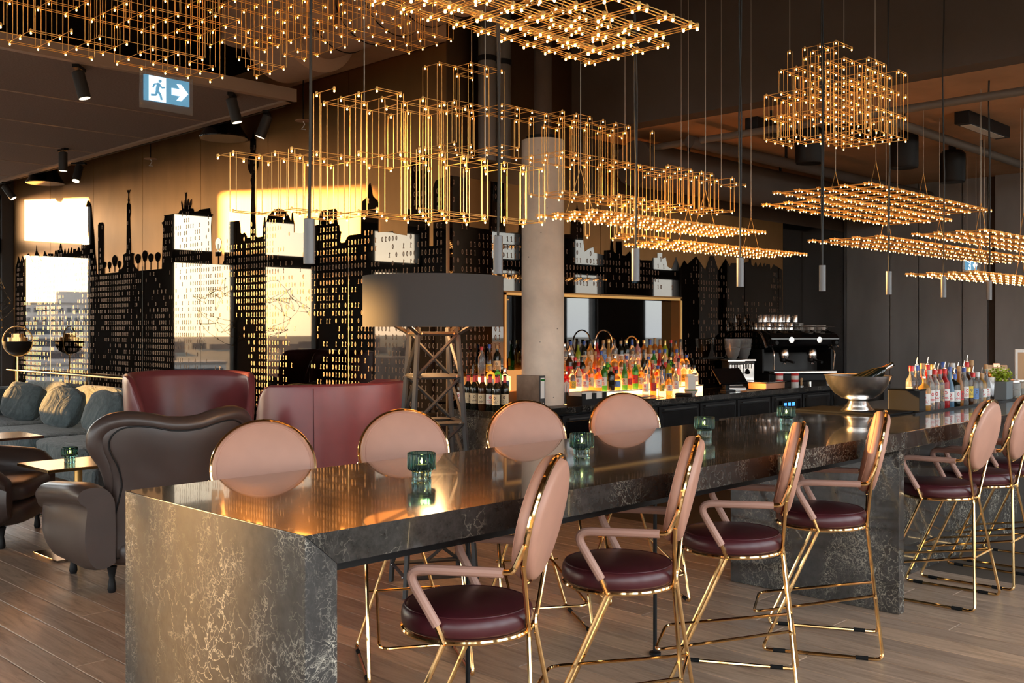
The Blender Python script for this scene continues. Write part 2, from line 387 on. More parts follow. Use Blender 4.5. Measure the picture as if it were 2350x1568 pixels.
# ------------------------------------------------------------------ floor
fl = struct('floor', MB().box(-6, 26, -1.3, 18.2, -.2, -.012), M['joint'], smooth=False)
PW, PL = .19, 1.9
def plank_mb(mb, x, y, ln):
    a, b = x-PW/2+.0015, x+PW/2-.0015; c, d = y-ln/2+.0015, y+ln/2-.0015; e = .004
    return mb.add([(a,c,-.014),(b,c,-.014),(b,d,-.014),(a,d,-.014),(a,c,-e),(b,c,-e),(b,d,-e),(a,d,-e),(a+e,c+e,0),(b-e,c+e,0),(b-e,d-e,0),(a+e,d-e,0)],
                  [(0,1,5,4),(1,2,6,5),(2,3,7,6),(3,0,4,7),(4,5,9,8),(5,6,10,9),(6,7,11,10),(7,4,8,11),(8,9,10,11)])
pl_me = plank_mb(MB(), 0, 0, PL).mesh('plank', M['plank'], False)
spots = []
for i in range(-31, 37):
    off = random.random()*PL; y = -6 + off - PL/2
    while y < 18.0:
        spots.append((i*PW + .06, y)); y += PL
def in_view(x, y):
    fw = .7141*x + .7*y; rt = .7*x - .7141*y
    return fw > 1.8 and abs(rt/fw) < .56 and 1.66/fw < .40
near = sorted([s for s in spots if in_view(*s)], key=lambda s: s[0]**2 + s[1]**2)
near = near[:300]; ns = set(near); far = MB()
for (x, y) in spots:
    if (x, y) in ns: link('plank', pl_me, fl, (x, y, 0))
    elif -5.9 < x < 6.8 and y - PL/2 > -1.3 and y + PL/2 < 18.19: plank_mb(far, x, y, PL)
fo = obj('far_planks', far, M['plank'], fl, False); fo['kind'] = 'stuff'

# ------------------------------------------------------------------ building core behind the skyline walls
wa = struct('wall_left', MB().box(WX+.02, 7.13, WY+.02, 18.2, 0, ZHI), M['ceil_dark'], smooth=False)
seams = [18.18, 16.58, 14.99, 13.40, 11.81, 10.25, 8.70, WY]
for a, b in zip(seams[:-1], seams[1:]):
    obj('brass_panel', MB().box(WX, WX+.02, b+.004, a-.004, 0, 4.36), M['brass'], wa, False)
obj('bronze_cladding', MB().box(WX-.01, WX+.02, WY, 18.18, 4.36, ZHI), M['bronze'], wa, False)
wb = struct('wall_back', MB().box(7.13, WR+.3, WY+.36, 18.2, 0, ZHI).box(7.13, WR+.3, WY+.02, WY+.36, 3.1, ZHI).box(12.64, WR+.3, WY+.02, WY+.36, 0, 3.1), M['ceil_dark'], smooth=False)
for (a, b, z0, z1) in ((WX+.02, 7.20, 0, 2.0), (WX+.02, 8.70, 2.0, 3.1), (8.71, 10.21, 2.0, 3.1), (10.21, 11.6, 0, 3.1), (11.61, 12.64, 0, 3.1)):
    obj('brass_panel', MB().box(a, b, WY, WY+.35, z0, z1), M['brass'], wb, False)
obj('bronze_cladding', MB().box(WX+.02, BULK, WY-.01, WY+.02, 3.1, ZHI), M['bronze'], wb, False)
obj('niche_mirror', MB().box(7.20, 10.21, WY+.13, WY+.15, .9, 2.0), M['mirror'], wb, False)
obj('niche_frame', MB().box(7.19, 10.235, WY-.012, WY+.02, 1.985, 2.012).box(10.20, 10.235, WY-.012, WY+.02, .9, 2.012).box(7.19, 7.215, WY-.012, WY+.02, .9, 2.012), M['brassrod'], wb, False)
obj('niche_sill', MB().box(7.22, 10.19, WY-.011, WY+.129, .86, .90), M['marble_black'], wb, False)
obj('niche_side', MB().box(10.195, 10.205, WY+.0, WY+.129, .9, 1.99), M['brass'], wb, False)

def in_poly(p, x, y):
    c = False; n = len(p); j = n-1
    for i in range(n):
        if (p[i][1] > y) != (p[j][1] > y) and x < (p[j][0]-p[i][0])*(y-p[i][1])/(p[j][1]-p[i][1]) + p[i][0]: c = not c
        j = i
    return c
def flat_digits(poly, to3, u0, u1, v0, v1, pu=.056, pv=.082, seed=1, keep=.42):
    r = random.Random(seed); mb = MB(); nu = int((u1-u0)/pu); nv = int((v1-v0)/pv)
    for i in range(nu):
        run = r.random()
        for j in range(nv):
            u = u0 + (i+.5)*pu; v = v0 + (j+.5)*pv
            if mnoise.noise(Vector((u*1.3, v*1.1, seed))) + r.random()*.9 < .62 - keep*.6: continue
            if not all(in_poly(poly, u+a, v+b) for a in (-.02, .02) for b in (-.034, .034)): continue
            if r.random() < .5:
                vs = []; n = 8
                for k in range(n):
                    a = 2*PI*k/n
                    for (rx, ry) in ((.0125, .0265), (.0058, .0185)): vs.append(to3(u+rx*math.cos(a), v+ry*math.sin(a)))
                mb.add(vs, [(2*k, 2*((k+1) % n), 2*((k+1) % n)+1, 2*k+1) for k in range(n)])
            else:
                for (a, b, c, d) in ((-.0038, .0038, -.025, .026), (-.0115, -.0038, .012, .021), (-.010, .010, -.0265, -.0205)):
                    mb.add([to3(u+a, v+c), to3(u+b, v+c), to3(u+b, v+d), to3(u+a, v+d)], [(0,1,2,3)])
    return mb
polyA = [(min(u, 18.15), v) for u, v in SKY_A] + [(WY+.012, 0.02), (18.15, 0.02)]
polyB = SKY_B + [(12.64, .9), (10.25, .9), (10.25, 2.03), (7.175, 2.03), (7.175, .9), (WX+.03, .9)]
def inlay(poly, o3, thick, mat_, parent, name):
    mb = MB(); mb.prism([o3(u, v) for u, v in poly], thick); return obj(name, mb, mat_, parent, False)
ia = inlay(polyA, lambda u, v: (WX-.0005, u, v), (-.004, 0, 0), M['inlay'], wa, 'skyline_inlay')
mb = MB()
for (cy_, cz, ry, rz, zb) in TREES:
    mb.prism([(WX-.0005, cy_+ry*math.cos(a)*(1+.12*math.sin(3*a)), cz+rz*math.sin(a)) for a in [2*PI*k/16 for k in range(16)]], (-.004, 0, 0))
    mb.box(WX-.0045, WX-.0005, cy_-.009, cy_+.009, zb, cz)
mb.box(WX-.0045, WX-.0005, 11.30, 11.44, 2.54, 2.60)
obj('skyline_trees', mb, M['inlay'], wa, False)['kind'] = 'stuff'
obj('binary_digits', flat_digits(polyA, lambda u, v: (WX-.0065, u, v), WY+.05, 18.1, .05, 4.1, seed=3), M['digit'], wa, False)['kind'] = 'stuff'
inlay(polyB, lambda u, v: (u, WY-.0005, v), (0, -.004, 0), M['inlay'], wb, 'skyline_inlay')
obj('binary_digits', flat_digits(polyB, lambda u, v: (u, WY-.0065, v), WX+.05, 12.6, .95, 3.3, seed=8), M['digit'], wb, False)['kind'] = 'stuff'
sb = MB()
for s in seams[1:-1]: sb.box(WX-.0062, WX-.004, s-.004, s+.004, 0, 2.5)
obj('seam_strip', sb, M['darkgrey'], wa, False)
obj('corner_strip', MB().box(WX-.008, WX+.02, WY-.012, WY+.006, 0, 4.36), M['bronze'], wa, False)
# beam and bulkhead
struct('trim_1', MB().box(6.05, WX, WY, 18.1, 4.36, 4.52), M['soffit'], smooth=False)
struct('wall_bulkhead', MB().box(BULK, BULK+.25, -1.3, WY-.012, ZSOF, ZHI), M['bulkhead'], smooth=False)

# end wall with gunmetal panels
wr = struct('wall_right', MB().box(WR+.03, WR+.3, 4.6, WY+.02, 0, ZSOF), M['ceil_dark'], smooth=False)
obj('black_glass_panel', MB().box(12.645, WR, WY, WY+.02, 0, 3.1), M['blackgloss'], wb, False)
ys = [7.13, 6.46, 6.04, 5.43, 5.09]
for a, b in zip(ys[:-1], ys[1:]):
    p = obj('gunmetal_panel', MB().box(WR-.04, WR+.03, b+.006, a-.006, 0, ZSOF), M['gunmetal'], wr, False, .003)
    rv = MB()
    for e in (a-.03, b+.03):
        for k in range(22): rv.ball((WR-.041, e, .95+k*.125), .007, 6, 3)
    obj('rivets', rv, M['gunmetal'], p)['kind'] = 'stuff'
obj('gunmetal_panel', MB().box(WR-.10, WR+.03, 4.6, 4.97, 0, ZSOF), M['gunmetal'], wr, False, .003)
obj('panel_edge', MB().box(WR-.06, WR-.03, 7.128, 7.155, 0, ZSOF), M['alu'], wr, False)
struct('wall_right_return', MB().box(WR+.3, 26, 4.6, 4.9, 0, ZSOF), M['lining'], smooth=False)
struct('wall_end', MB().box(26, 26.3, -1.3, 4.9, 0, ZHI), M['lining'], smooth=False)

# ------------------------------------------------------------------ window walls
wno = [0]
def window_wall(name, axis, c, th, u0, u1, panes):
    """axis 'y': wall plane y=c running along x; axis 'x': wall plane x=c running along y."""
    def bx(mb, a, b, d0, d1, z0, z1):
        return mb.box(a, b, d0, d1, z0, z1) if axis == 'y' else mb.box(d0, d1, a, b, z0, z1)
    lo, hi = min(c, c+th), max(c, c+th)
    w = MB(); cur = u0
    for (a, b) in sorted(panes):
        bx(w, cur, a, lo, hi, .08, 3.9); cur = b
    bx(w, cur, u1, lo, hi, .08, 3.9); bx(w, u0, u1, lo, hi, 3.9, ZHI); bx(w, u0, u1, lo, hi, -.2, .08)
    W = struct(name, w, M['frame'] if axis == 'y' and c > 0 else M['lining'], smooth=False)
    m = c + th*.30; s = .03
    for (a, b) in sorted(panes):
        wno[0] += 1
        f = MB()
        for (p, q) in ((a, a+.06), (b-.06, b)): bx(f, p, q, m-.04, m+.04, .08, 3.9)
        for (z0, z1) in ((.08, .14), (2.91, 3.16), (3.84, 3.9)): bx(f, a, b, m-.04, m+.04, z0, z1)
        F = struct('window_%d' % wno[0], f, M['frame'], smooth=False)
        for (z0, z1) in ((.14, 2.91), (3.16, 3.84)):
            obj('pane', bx(MB(), a+.06, b-.06, m-.004, m+.004, z0, z1), M['pane'], F, False)
window_wall('wall_far', 'y', 18.2, .3, -6.3, 26, [(5.02, 6.25), (2.14, 3.52), (.18, 1.51), (-2.72, -1.30), (-4.88, -4.62)])  # last opening: unseen slot, narrowed to throw a sun streak on the table end
window_wall('wall_behind', 'y', -1.3, -.3, -6.3, 26, [(-5.4+2.1*k, -5.4+2.1*k+1.6) for k in range(9)] + [(15.2, 16.3), (18.05, 19.2), (21.1, 22.3), (24.0, 25.2)])
window_wall('wall_side', 'x', -6, -.3, -1.3, 18.2, [(-.9+2.1*k, -.9+2.1*k+1.6) for k in range(9)])

# ------------------------------------------------------------------ ceilings
struct('ceiling', MB().box(-6.3, 26, -1.6, 18.5, ZHI, ZHI+.2), M['ceil_dark'], smooth=False)
struct('ceiling_low', MB().box(BULK+.25, 26, -1.3, WY-.012, ZSOF, ZSOF+.15), M['soffit'], smooth=False)
ca = struct('ceiling_lounge', MB().box(-6, 5.86, 8.98, 18.2, ZAC+.03, ZAC+.08), M['darkgrey'], smooth=False)
rows = [8.99, 10.6, 12.07, 13.55, 15.05, 16.55, 18.15]
for a, b in zip(rows[:-1], rows[1:]):
    for (x0, x1) in ((-5.95, -2.05), (-2.03, 1.87), (1.89, 5.83)):
        obj('ceiling_board', MB().box(x0, x1, a+.03, b-.03, ZAC, ZAC+.03), M['acoustic'], ca, False, .004)
for a in rows[1:-1]: obj('joint_profile', MB().box(-5.95, 5.83, a-.030, a-.012, ZAC-.006, ZAC+.03), M['profile'], ca, False)
struct('trim_2', MB().box(5.83, 5.92, 8.93, 18.2, ZAC-.02, ZAC+.11).box(-6, 5.92, 8.90, 8.98, ZAC-.02, ZAC+.11), M['profile'], smooth=False)
struct('trim_3', MB().box(5.95, 5.985, 9.2, 18.1, ZAC-.015, ZAC+.02), M['black'], smooth=False)

# ------------------------------------------------------------------ city outside
gm = mottled('city_ground', (.16, .15, .12), .012, .95, .45)
gr = MB(); gr.add([(-3500, -3000, -42), (3500, -3000, -42), (3500, 4500, -42), (-3500, 4500, -42)], [(0,1,2,3)])
g = obj('ground', gr, gm, None, False); g['kind'] = 'structure'
bw = mat('render_white', (.62, .60, .58), .8); brd = mat('brick_red', (.34, .10, .06), .85); bgr = mat('slab_grey', (.36, .37, .38), .8)
wdk = mat('far_window', (.05, .06, .08), .2)
def building(x, y, w, d, top, m, label, floors, cols, rot=0, step=None, bands=False):
    t = thing('apartment_building', label, 'building', (x, y, -42), rot)
    H = top + 42
    b = MB().box(-w/2, w/2, -d/2, d/2, 0, H)
    if step: b.box(-w/2, w*step[0]-w/2, -d/2, d/2, H, H+step[1])
    obj('wall', b, m, t, False)
    obj('parapet', MB().box(-w/2-.3, w/2+.3, -d/2-.3, d/2+.3, H, H+.5), M['lining'], t, False)
    fh = 3.0; cw = w/cols
    if bands:
        wm = MB().box(-w/2+.6, w/2-.6, -d/2-.08, -d/2+.1, 0, 1.35).mesh('window_band', wdk, False)
        bmz = MB().box(-w/2+.2, w/2-.2, -d/2-1.2, -d/2, 0, 1.0).mesh('balcony', bw, False)
        for k in range(floors):
            z = H - 2.4 - k*fh
            if z < 3: break
            link('window_band', wm, t, (0, 0, z)); link('balcony', bmz, t, (0, 0, z-1.1))
    else:
        wm = MB().box(-cw*.30, cw*.30, -.08, .1, 0, 1.4).mesh('window', wdk, False)
        for k in range(floors):
            z = H - 2.6 - k*fh
            if z < 3: break
            for i in range(cols):
                link('window', wm, t, (-w/2 + (i+.5)*cw, -d/2, z))
    return t
# laid out from the mirrored view in the skyline wall
building(-118, 330, 21, 14, 9, bw, 'white apartment tower of square windows with a raised stair core', 16, 9, .34, step=(.55, 4))
building(-95, 235, 46, 12, -7, bw, 'long white slab block with continuous balconies below the white tower', 10, 12, .40, bands=True)
building(-92, 455, 20, 14, -8, brd, 'red brick block among low roofs in the distance', 6, 8, .45)
building(-70, 410, 34, 14, -14, bgr, 'grey slab block with balconies beside the distant red block', 6, 12, .5, bands=True)
building(-86, 260, 22, 12, 2.5, bgr, 'grey balcony tower left of the narrow red tower', 12, 8, .55, bands=True)
building(-64, 262, 12, 12, 4.5, brd, 'narrow red stair tower between balcony slabs', 12, 4, .55)
building(-44, 250, 26, 12, -1, bw, 'pale balcony slab right of the narrow red tower', 12, 9, .55, bands=True)
building(-260, 2450, 160, 40, -4, bgr, 'distant grey slab on the horizon behind low roofs', 5, 16, .4)
rl = random.Random(5); low = MB()
for k in range(420):
    a = rl.uniform(-1.9, 1.9); r = rl.uniform(350, 2400)
    x = -math.sin(a)*r; y = math.cos(a)*r; w = rl.uniform(12, 45); d = rl.uniform(10, 18); h = rl.uniform(9, 22)
    low.box(x-w/2, x+w/2, y-d/2, y+d/2, -42, -42+h)
for k in range(260):
    x = rl.uniform(-1500, 1900); y = -rl.uniform(300, 2200); w = rl.uniform(12, 45); d = rl.uniform(10, 18); h = rl.uniform(9, 24)
    low.box(x-w/2, x+w/2, y-d/2, y+d/2, -42, -42+h)
lo = obj('city_blocks', low, mottled('far_city', (.30, .22, .18), .02, .9, .5), None, False); lo['kind'] = 'stuff'
lo['label'] = 'low city roofs spreading to the horizon outside the windows'; lo['category'] = 'buildings'
# ------------------------------------------------------------------ long marble table, bar and back bar
TX0, TX1, TY0, TY1, TH = 1.704, 5.76, 2.518, 3.694, 1.05
t = thing('high_table', 'long dark marble high table with waterfall end and pale veins', 'table', (0, 0, 0))
obj('table_top', MB().prism([(TX0, TY0, TH), (TX0+.115, TY0, TH-.10), (TX1+.07, TY0, TH-.10), (TX1+.07, TY0, TH)], (0, TY1-TY0, 0)), M['marble'], t, False)
obj('end_slab', MB().prism([(TX0, TY0, 0), (TX0+.115, TY0, 0), (TX0+.115, TY0, TH-.1005), (TX0, TY0, TH-.0006)], (0, TY1-TY0, 0)), M['marble_satin'], t, False, .003)
obj('support_slab', MB().box(TX1, TX1+.07, TY0, TY1-.05, 0, TH-.101), M['marble'], t, False, .003)
obj('apron', MB().box(TX0+.116, TX1-.002, TY0+.11, TY1-.11, TH-.152, TH-.101), M['black'], t, False)
for x in (2.9, 4.2):
    obj('levelling_foot', MB().lathe([(.03, 0), (.03, .012), (.01, .018), (.01, .88)], 12, (x, 3.1, 0)), M['black'], t)
b = thing('bar_counter', 'dark marble bar counter with recessed front beside the bar stools', 'bar counter', (0, 0, 0))
obj('counter_top', MB().box(TX1+.072, 12.2, TY0, 3.78, TH-.10, TH), M['marble'], b, False, .004)
obj('bar_front', MB().box(TX1+.073, 12.2, TY0+.36, TY0+.44, 0, TH-.101), M['marble'], b, False, .003)
obj('bar_body', MB().box(TX1+.073, 12.2, TY0+.441, 3.64, .1, TH-.101), M['black'], b, False)
obj('bottle_rail', MB().box(7.05, 12.1, 2.965, 2.985, TH, TH+.012), M['black'], b, False)
obj('drip_mat', MB().box(6.78, 7.22, 3.05, 3.76, TH, TH+.014), M['rubber'], b, False, .004)
ZB = .90
bb = thing('back_bar_counter', 'black marble back bar counter with dark fridge drawers below', 'counter', (0, 0, 0))
obj('counter_top', MB().box(WX+.0, 14.38, 6.41, WY-.013, ZB-.06, ZB), M['marble_black'], bb, False, .003)
obj('end_panel', MB().box(WX, WX+.06, 6.44, WY-.01, 0, ZB-.061), M['marble'], bb, False, .002)
x = WX+.065
for i in range(10):
    w = .76
    d = obj('fridge_drawer', MB().box(x+.01, x+w-.01, 6.45, 6.50, .42, ZB-.085), M['black'], bb, False, .006)
    obj('drawer_panel', MB().box(x+.06, x+w-.06, 6.44, 6.452, .47, ZB-.14), M['blackgloss'], d, False, .004)
    obj('handle', MB().box(x+.08, x+w-.08, 6.425, 6.44, ZB-.125, ZB-.11), M['darkgrey'], d, False)
    d2 = obj('fridge_drawer', MB().box(x+.01, x+w-.01, 6.45, 6.50, .10, .41), M['black'], bb, False, .006)
    if i == 6:
        dp = obj('display_panel', MB().box(x+.20, x+.56, 6.415, 6.438, ZB-.24, ZB-.15), M['blackgloss'], d, False)
        for k in range(3): obj('blue_light', MB().box(x+.24+k*.10, x+.30+k*.10, 6.412, 6.416, ZB-.22, ZB-.175), M['lcd'], dp, False)
    if i == 2:
        obj('dial', MB().lathe([(.045, 0), (.045, .012), (.03, .02), (0, .02)], 20).rot(Matrix.Translation((x+.36, 6.44, ZB-.2)) @ Matrix.Rotation(PI/2, 4, 'X')), M['steel_rough'], d)
    x += w + .01
obj('carcass', MB().box(WX+.062, 14.36, 6.505, WY-.012, .0, ZB-.062), M['black'], bb, False)
# concrete column
col = thing('concrete_column', 'round pitted concrete column rising from the back bar', 'column', (7.22, 6.66, 0))
obj('shaft', MB().lathe([(.205, ZB+.004), (.205, 3.46)], 48), M['concrete'], col)
obj('base_ring', MB().lathe([(.23, ZB+.001), (.23, ZB+.004), (.205, ZB+.02)], 48), M['pipe'], col)
obj('collar', MB().lathe([(.205, 3.46), (.16, 3.47), (.16, 3.5)], 32), M['black'], col)
obj('riser_pipe', MB().lathe([(.085, 3.5), (.085, ZHI-.002)], 24), M['ceil_dark'], col)

# ------------------------------------------------------------------ bar stools
def make_stool():
    t = thing('bar_stool', '', 'stool')
    seat = MB().lathe([(r_*1.05, z_-.004) for r_, z_ in [(.0, .643), (.205, .643), (.217, .655), (.219, .68), (.215, .702), (.202, .714), (.19, .7175), (.1, .7215), (0, .7225)]], 40)
    so = obj('seat', seat, M['oxblood'], t, ang=60)
    obj('piping', MB().tube([(.216*math.cos(a), .216*math.sin(a), .7095) for a in [2*PI*k/40 for k in range(40)]], .003, 6, True), M['oxblood'], so)
    obj('seat_ring', MB().tube([(.224*math.cos(a), .224*math.sin(a), .632) for a in [2*PI*k/40 for k in range(40)]], .0095, 8, True), M['gold'], t)
    B = Matrix.Translation((0, -.275, 1.012)) @ Matrix.Rotation(math.radians(13), 4, 'X') @ Matrix.Rotation(-PI/2, 4, 'X')
    sc = Matrix.Diagonal((1.03, .97, 1, 1))                      # lathe axis z -> +y (front)
    pad = MB().lathe([(.216, .004), (.222, .02), (.214, .04), (.195, .048), (.09, .052), (0, .053)], 40).rot(B @ sc)
    po = obj('backrest', pad, M['pink'], t, ang=60)
    obj('piping', MB().tube([(.205*math.cos(a), .205*math.sin(a), .044) for a in [2*PI*k/40 for k in range(40)]], .003, 6, True).rot(B @ sc), M['pink'], po)
    obj('rear_pad', MB().lathe([(0, -.036), (.09, -.035), (.195, -.03), (.212, -.022), (.216, -.006)], 40).rot(B @ sc), M['pink'], t, ang=60)
    obj('back_rim', MB().tube([(.224*math.cos(a), .224*math.sin(a), 0) for a in [2*PI*k/48 for k in range(48)]], .0105, 8, True).rot(B @ sc), M['gold'], t)
    for s in (-1, 1):
        a = math.radians(-35) if s > 0 else math.radians(215)
        rim = (B @ sc) @ Vector((.224*math.cos(a), -.224*math.sin(a)*-1, 0))
        rim2 = (B @ sc) @ Vector((.232*s, -.07, 0))
        rim = (B @ sc) @ Vector((.190*s, .125, 0))
        if rim.z > .98: rim = (B @ sc) @ Vector((.190*s, -.125, 0)); rim2 = (B @ sc) @ Vector((.232*s, .07, 0))
        if rim2.z > 1.0: rim2 = (B @ sc) @ Vector((.228*s, -.05, 0)) if ((B @ sc) @ Vector((.228*s, -.05, 0))).z < 1.0 else (B @ sc) @ Vector((.228*s, .05, 0))
        fr = fillet([rim, (s*.045, -.230, .636), (s*.245, -.30, .0095), (s*.245, .285, .0095), (s*.232, .01, .628)], .035, 5)
        obj('leg_frame', MB().tube(fr, .0088, 8), M['gold'], t)
        arm = fillet([(s*.250, -.195, .878), (s*.258, .135, .875), (s*.238, .03, .690)], .07, 7)
        ar = obj('armrest', MB().tube(arm, .0165, 10), M['pink_arm'], t)
        obj('arm_mount', MB().tube(fillet([rim2, (s*.250, -.228, .880), (s*.250, -.19, .878)], .02, 3), .0095, 8), M['gold'], ar)
        obj('arm_foot', MB().tube([(s*.240, .036, .702), (s*.232, .008, .630)], .0092, 8), M['gold'], ar)
        for yy in (-.2, .2):
            obj('glide', MB().tube([(s*.245, yy-.03, .0105), (s*.245, yy+.03, .0105)], .0108, 8), M['rubber'], t)
    obj('footrest', MB().tube(fillet([(-.145, -.262, .30), (-.205, .33, .185), (.205, .33, .185), (.145, -.262, .30)], .05, 5), .0075, 8), M['gold'], t)
    obj('rear_stretcher', MB().tube([(-.185, -.268, .30), (.185, -.268, .30)], .0068, 8), M['gold'], t)
    return t
stool0 = make_stool()
NEAR = [(2.415, 2.585, 30), (3.265, 2.595, 30), (4.12, 2.60, 29), (4.98, 2.60, 27)]
FAR = [(2.41, 3.86, 150), (3.25, 3.875, 149), (4.16, 3.88, 146), (5.09, 3.895, 144)]
BAR = [(6.33, 2.53, 3), (7.0, 2.53, 2), (7.67, 2.53, 2)]
nth = ['first', 'second', 'third', 'fourth']
first = True
def put_stool(x, y, deg, label, group):
    global first
    o = stool0 if first else copy_tree(stool0)
    first = False
    o.location = (x, y, 0); o.rotation_euler = (0, 0, math.radians(deg)); o['label'] = label; o['group'] = group
for i, (x, y, d) in enumerate(NEAR):
    put_stool(x, y, d, 'pink bar stool on the open side of the table, %s from the waterfall end' % nth[i], 'bar stools on the open side of the marble table')
for i, (x, y, d) in enumerate(FAR):
    put_stool(x, y, d, 'pink bar stool across the marble table on the lamp side, %s from the waterfall end' % nth[i], 'bar stools on the lamp side of the marble table')
for i, (x, y, d) in enumerate(BAR[:3]):
    put_stool(x, y, d, 'pink bar stool at the bar counter, %s one past the marble support slab' % nth[i], 'bar stools at the bar counter')

# ------------------------------------------------------------------ candles
def make_candle():
    t = thing('candle_holder', '', 'candle holder')
    prof = [(.030, 0), (.032, .004), (.030, .012), (.031, .032), (.034, .036), (.044, .040), (.046, .046), (.0455, .092), (.0435, .094), (.041, .092), (.041, .048), (.03, .042), (0, .042)]
    obj('glass', MB().lathe(prof, 96, flute=.022, fn=24), M['g_teal'], t, ang=25)
    obj('tealight', MB().lathe([(.0, .0435), (.020, .0435), (.020, .056), (.017, .057), (0, .057)], 20), M['cream_label'], t)
    obj('flame', MB().lathe([(0, .058), (.0035, .062), (.0045, .067), (.0025, .074), (0, .079)], 10), M['flame'], t)
    return t
cd0 = make_candle()
cands = [(2.63, 3.08, TH, 'ribbed teal glass candle holder on the marble table nearest the waterfall end'),
         (3.64, 3.11, TH, 'ribbed teal glass candle holder second from the waterfall end of the marble table'),
         (4.78, 3.19, TH, 'ribbed teal glass candle holder third from the waterfall end of the marble table'),
         (5.78, 3.25, TH, 'ribbed teal glass candle holder on the marble near the steel champagne bowl'),
         (3.06, 7.54, .668, 'green glass candle holder on the small brass-topped side table')]
for i, (x, y, z, lb) in enumerate(cands):
    o = cd0 if i == 0 else copy_tree(cd0)
    o.location = (x, y, z); o.scale = (1.22,)*3; o['label'] = lb; o['group'] = 'tealight candle holders'

# ------------------------------------------------------------------ construction floor lamp
L = thing('floor_lamp', 'floor lamp with wide dark drum shade on a bolted lattice tower', 'lamp', (4.29, 4.91, 0), math.radians(62))
R_, z0, z1 = .447, 1.665, 1.985
n = 64
shade = MB().lathe([(R_, z0), (R_, z1), (R_-.006, z1), (R_-.006, z0), (R_, z0)], n, caps=False)
so = obj('shade', shade, M['shade'], L)
obj('shade_lining', MB().lathe([(R_-.007, z0+.002), (R_-.007, z1-.002), (R_-.009, z1-.002), (R_-.009, z0+.002), (R_-.007, z0+.002)], n, caps=False), M['lining_gold'], so)
obj('shade_seam', MB().box(-.003, .003, -R_-.002, -R_+.002, z0, z1).rot(Matrix.Rotation(math.radians(-20), 4, 'Z')), M['black'], so, False)
obj('shade_disc', MB().lathe([(0, z1-.03), (R_-.02, z1-.03), (R_-.02, z1-.025), (0, z1-.025)], 48), M['lining_gold'], so)
lv = [1.62, 1.35, 1.06, .76, .45, .12]
hw = lambda z: .128 + (1.62-z)*.062
def bar(mb, a, b, w=.014):
    a = Vector(a); b = Vector(b); return mb.tube([a, b], w, 4)
cs = [(-1,-1), (1,-1), (1,1), (-1,1)]
bolts = MB()
for (sx, sy) in cs:
    obj('leg', bar(MB(), (sx*hw(1.66), sy*hw(1.66), 1.66), (sx*hw(0), sy*hw(0), 0.002), .017), M['darkgrey'], L, False)
    obj('shade_strut', bar(MB(), (sx*hw(1.62), sy*hw(1.62), 1.62), (sx*.30, sy*.30, 1.74), .014), M['darkgrey'], L, False)
for i, z in enumerate(lv):
    for k in range(4):
        (ax, ay), (bx_, by_) = cs[k], cs[(k+1) % 4]; h = hw(z)
        obj('crossbar', bar(MB(), (ax*h, ay*h, z), (bx_*h, by_*h, z)), M['darkgrey'], L, False)
        for q in (.12, .88):
            c = (ax*h + (bx_-ax)*h*q, ay*h + (by_-ay)*h*q, z); bolts.ball(tuple(v*1.06 if j < 2 else v for j, v in enumerate(c)), .009, 6, 4)
        if i < 5:
            z2 = lv[i+1]; h2 = hw(z2)
            obj('brace', bar(MB(), (ax*h2, ay*h2, z2), (bx_*h, by_*h, z), .011), M['darkgrey'], L, False)
obj('bolts', bolts, M['steel'], L)['kind'] = 'stuff'
obj('bulb', MB().ball((0, 0, 1.80), .06, 16, 10), M['lamp_disc'], L)
pl = bpy.data.objects.new('lamp_light', bpy.data.lights.new('lamp_light', 'POINT')); C.objects.link(pl); pl.parent = L
pl.location = (0, 0, 1.72); pl.data.energy = 8; pl.data.color = (1, .58, .25); pl.data.shadow_soft_size = .07

# ------------------------------------------------------------------ cylinder pendants
def make_pendant():
    t = thing('pendant_lamp', '', 'pendant lamp', group='cylinder pendants in a row above table and bar')
    obj('body', MB().lathe([(.0205, 0), (.0205, .162), (.019, .164), (0, .164)], 24), M['alu'], t)
    obj('lens', MB().lathe([(0, .002), (.017, .002), (.017, .003), (0, .003)], 16), M['lamp_disc'], t)
    return t
pd0 = make_pendant()
for i in range(8):
    o = pd0 if i == 0 else copy_tree(pd0)
    X = 2.115 + .962*i; top = ZHI if X < BULK else ZSOF
    o.location = (X, 3.10, 1.89)
    o['label'] = 'slim grey cylinder pendant on a long cord, %s along the row from the waterfall end' % ['first', 'second', 'third', 'fourth', 'fifth', 'sixth', 'seventh', 'eighth'][i]
    wob = [(.006*math.sin(k*1.3+i)*(0 < k < 8), .006*math.cos(k*1.7+i)*(0 < k < 8), .164 + (top-1.89-.164)*k/8) for k in range(9)]
    obj('cord', MB().tube(wob, .0055, 6), M['cable'], o)
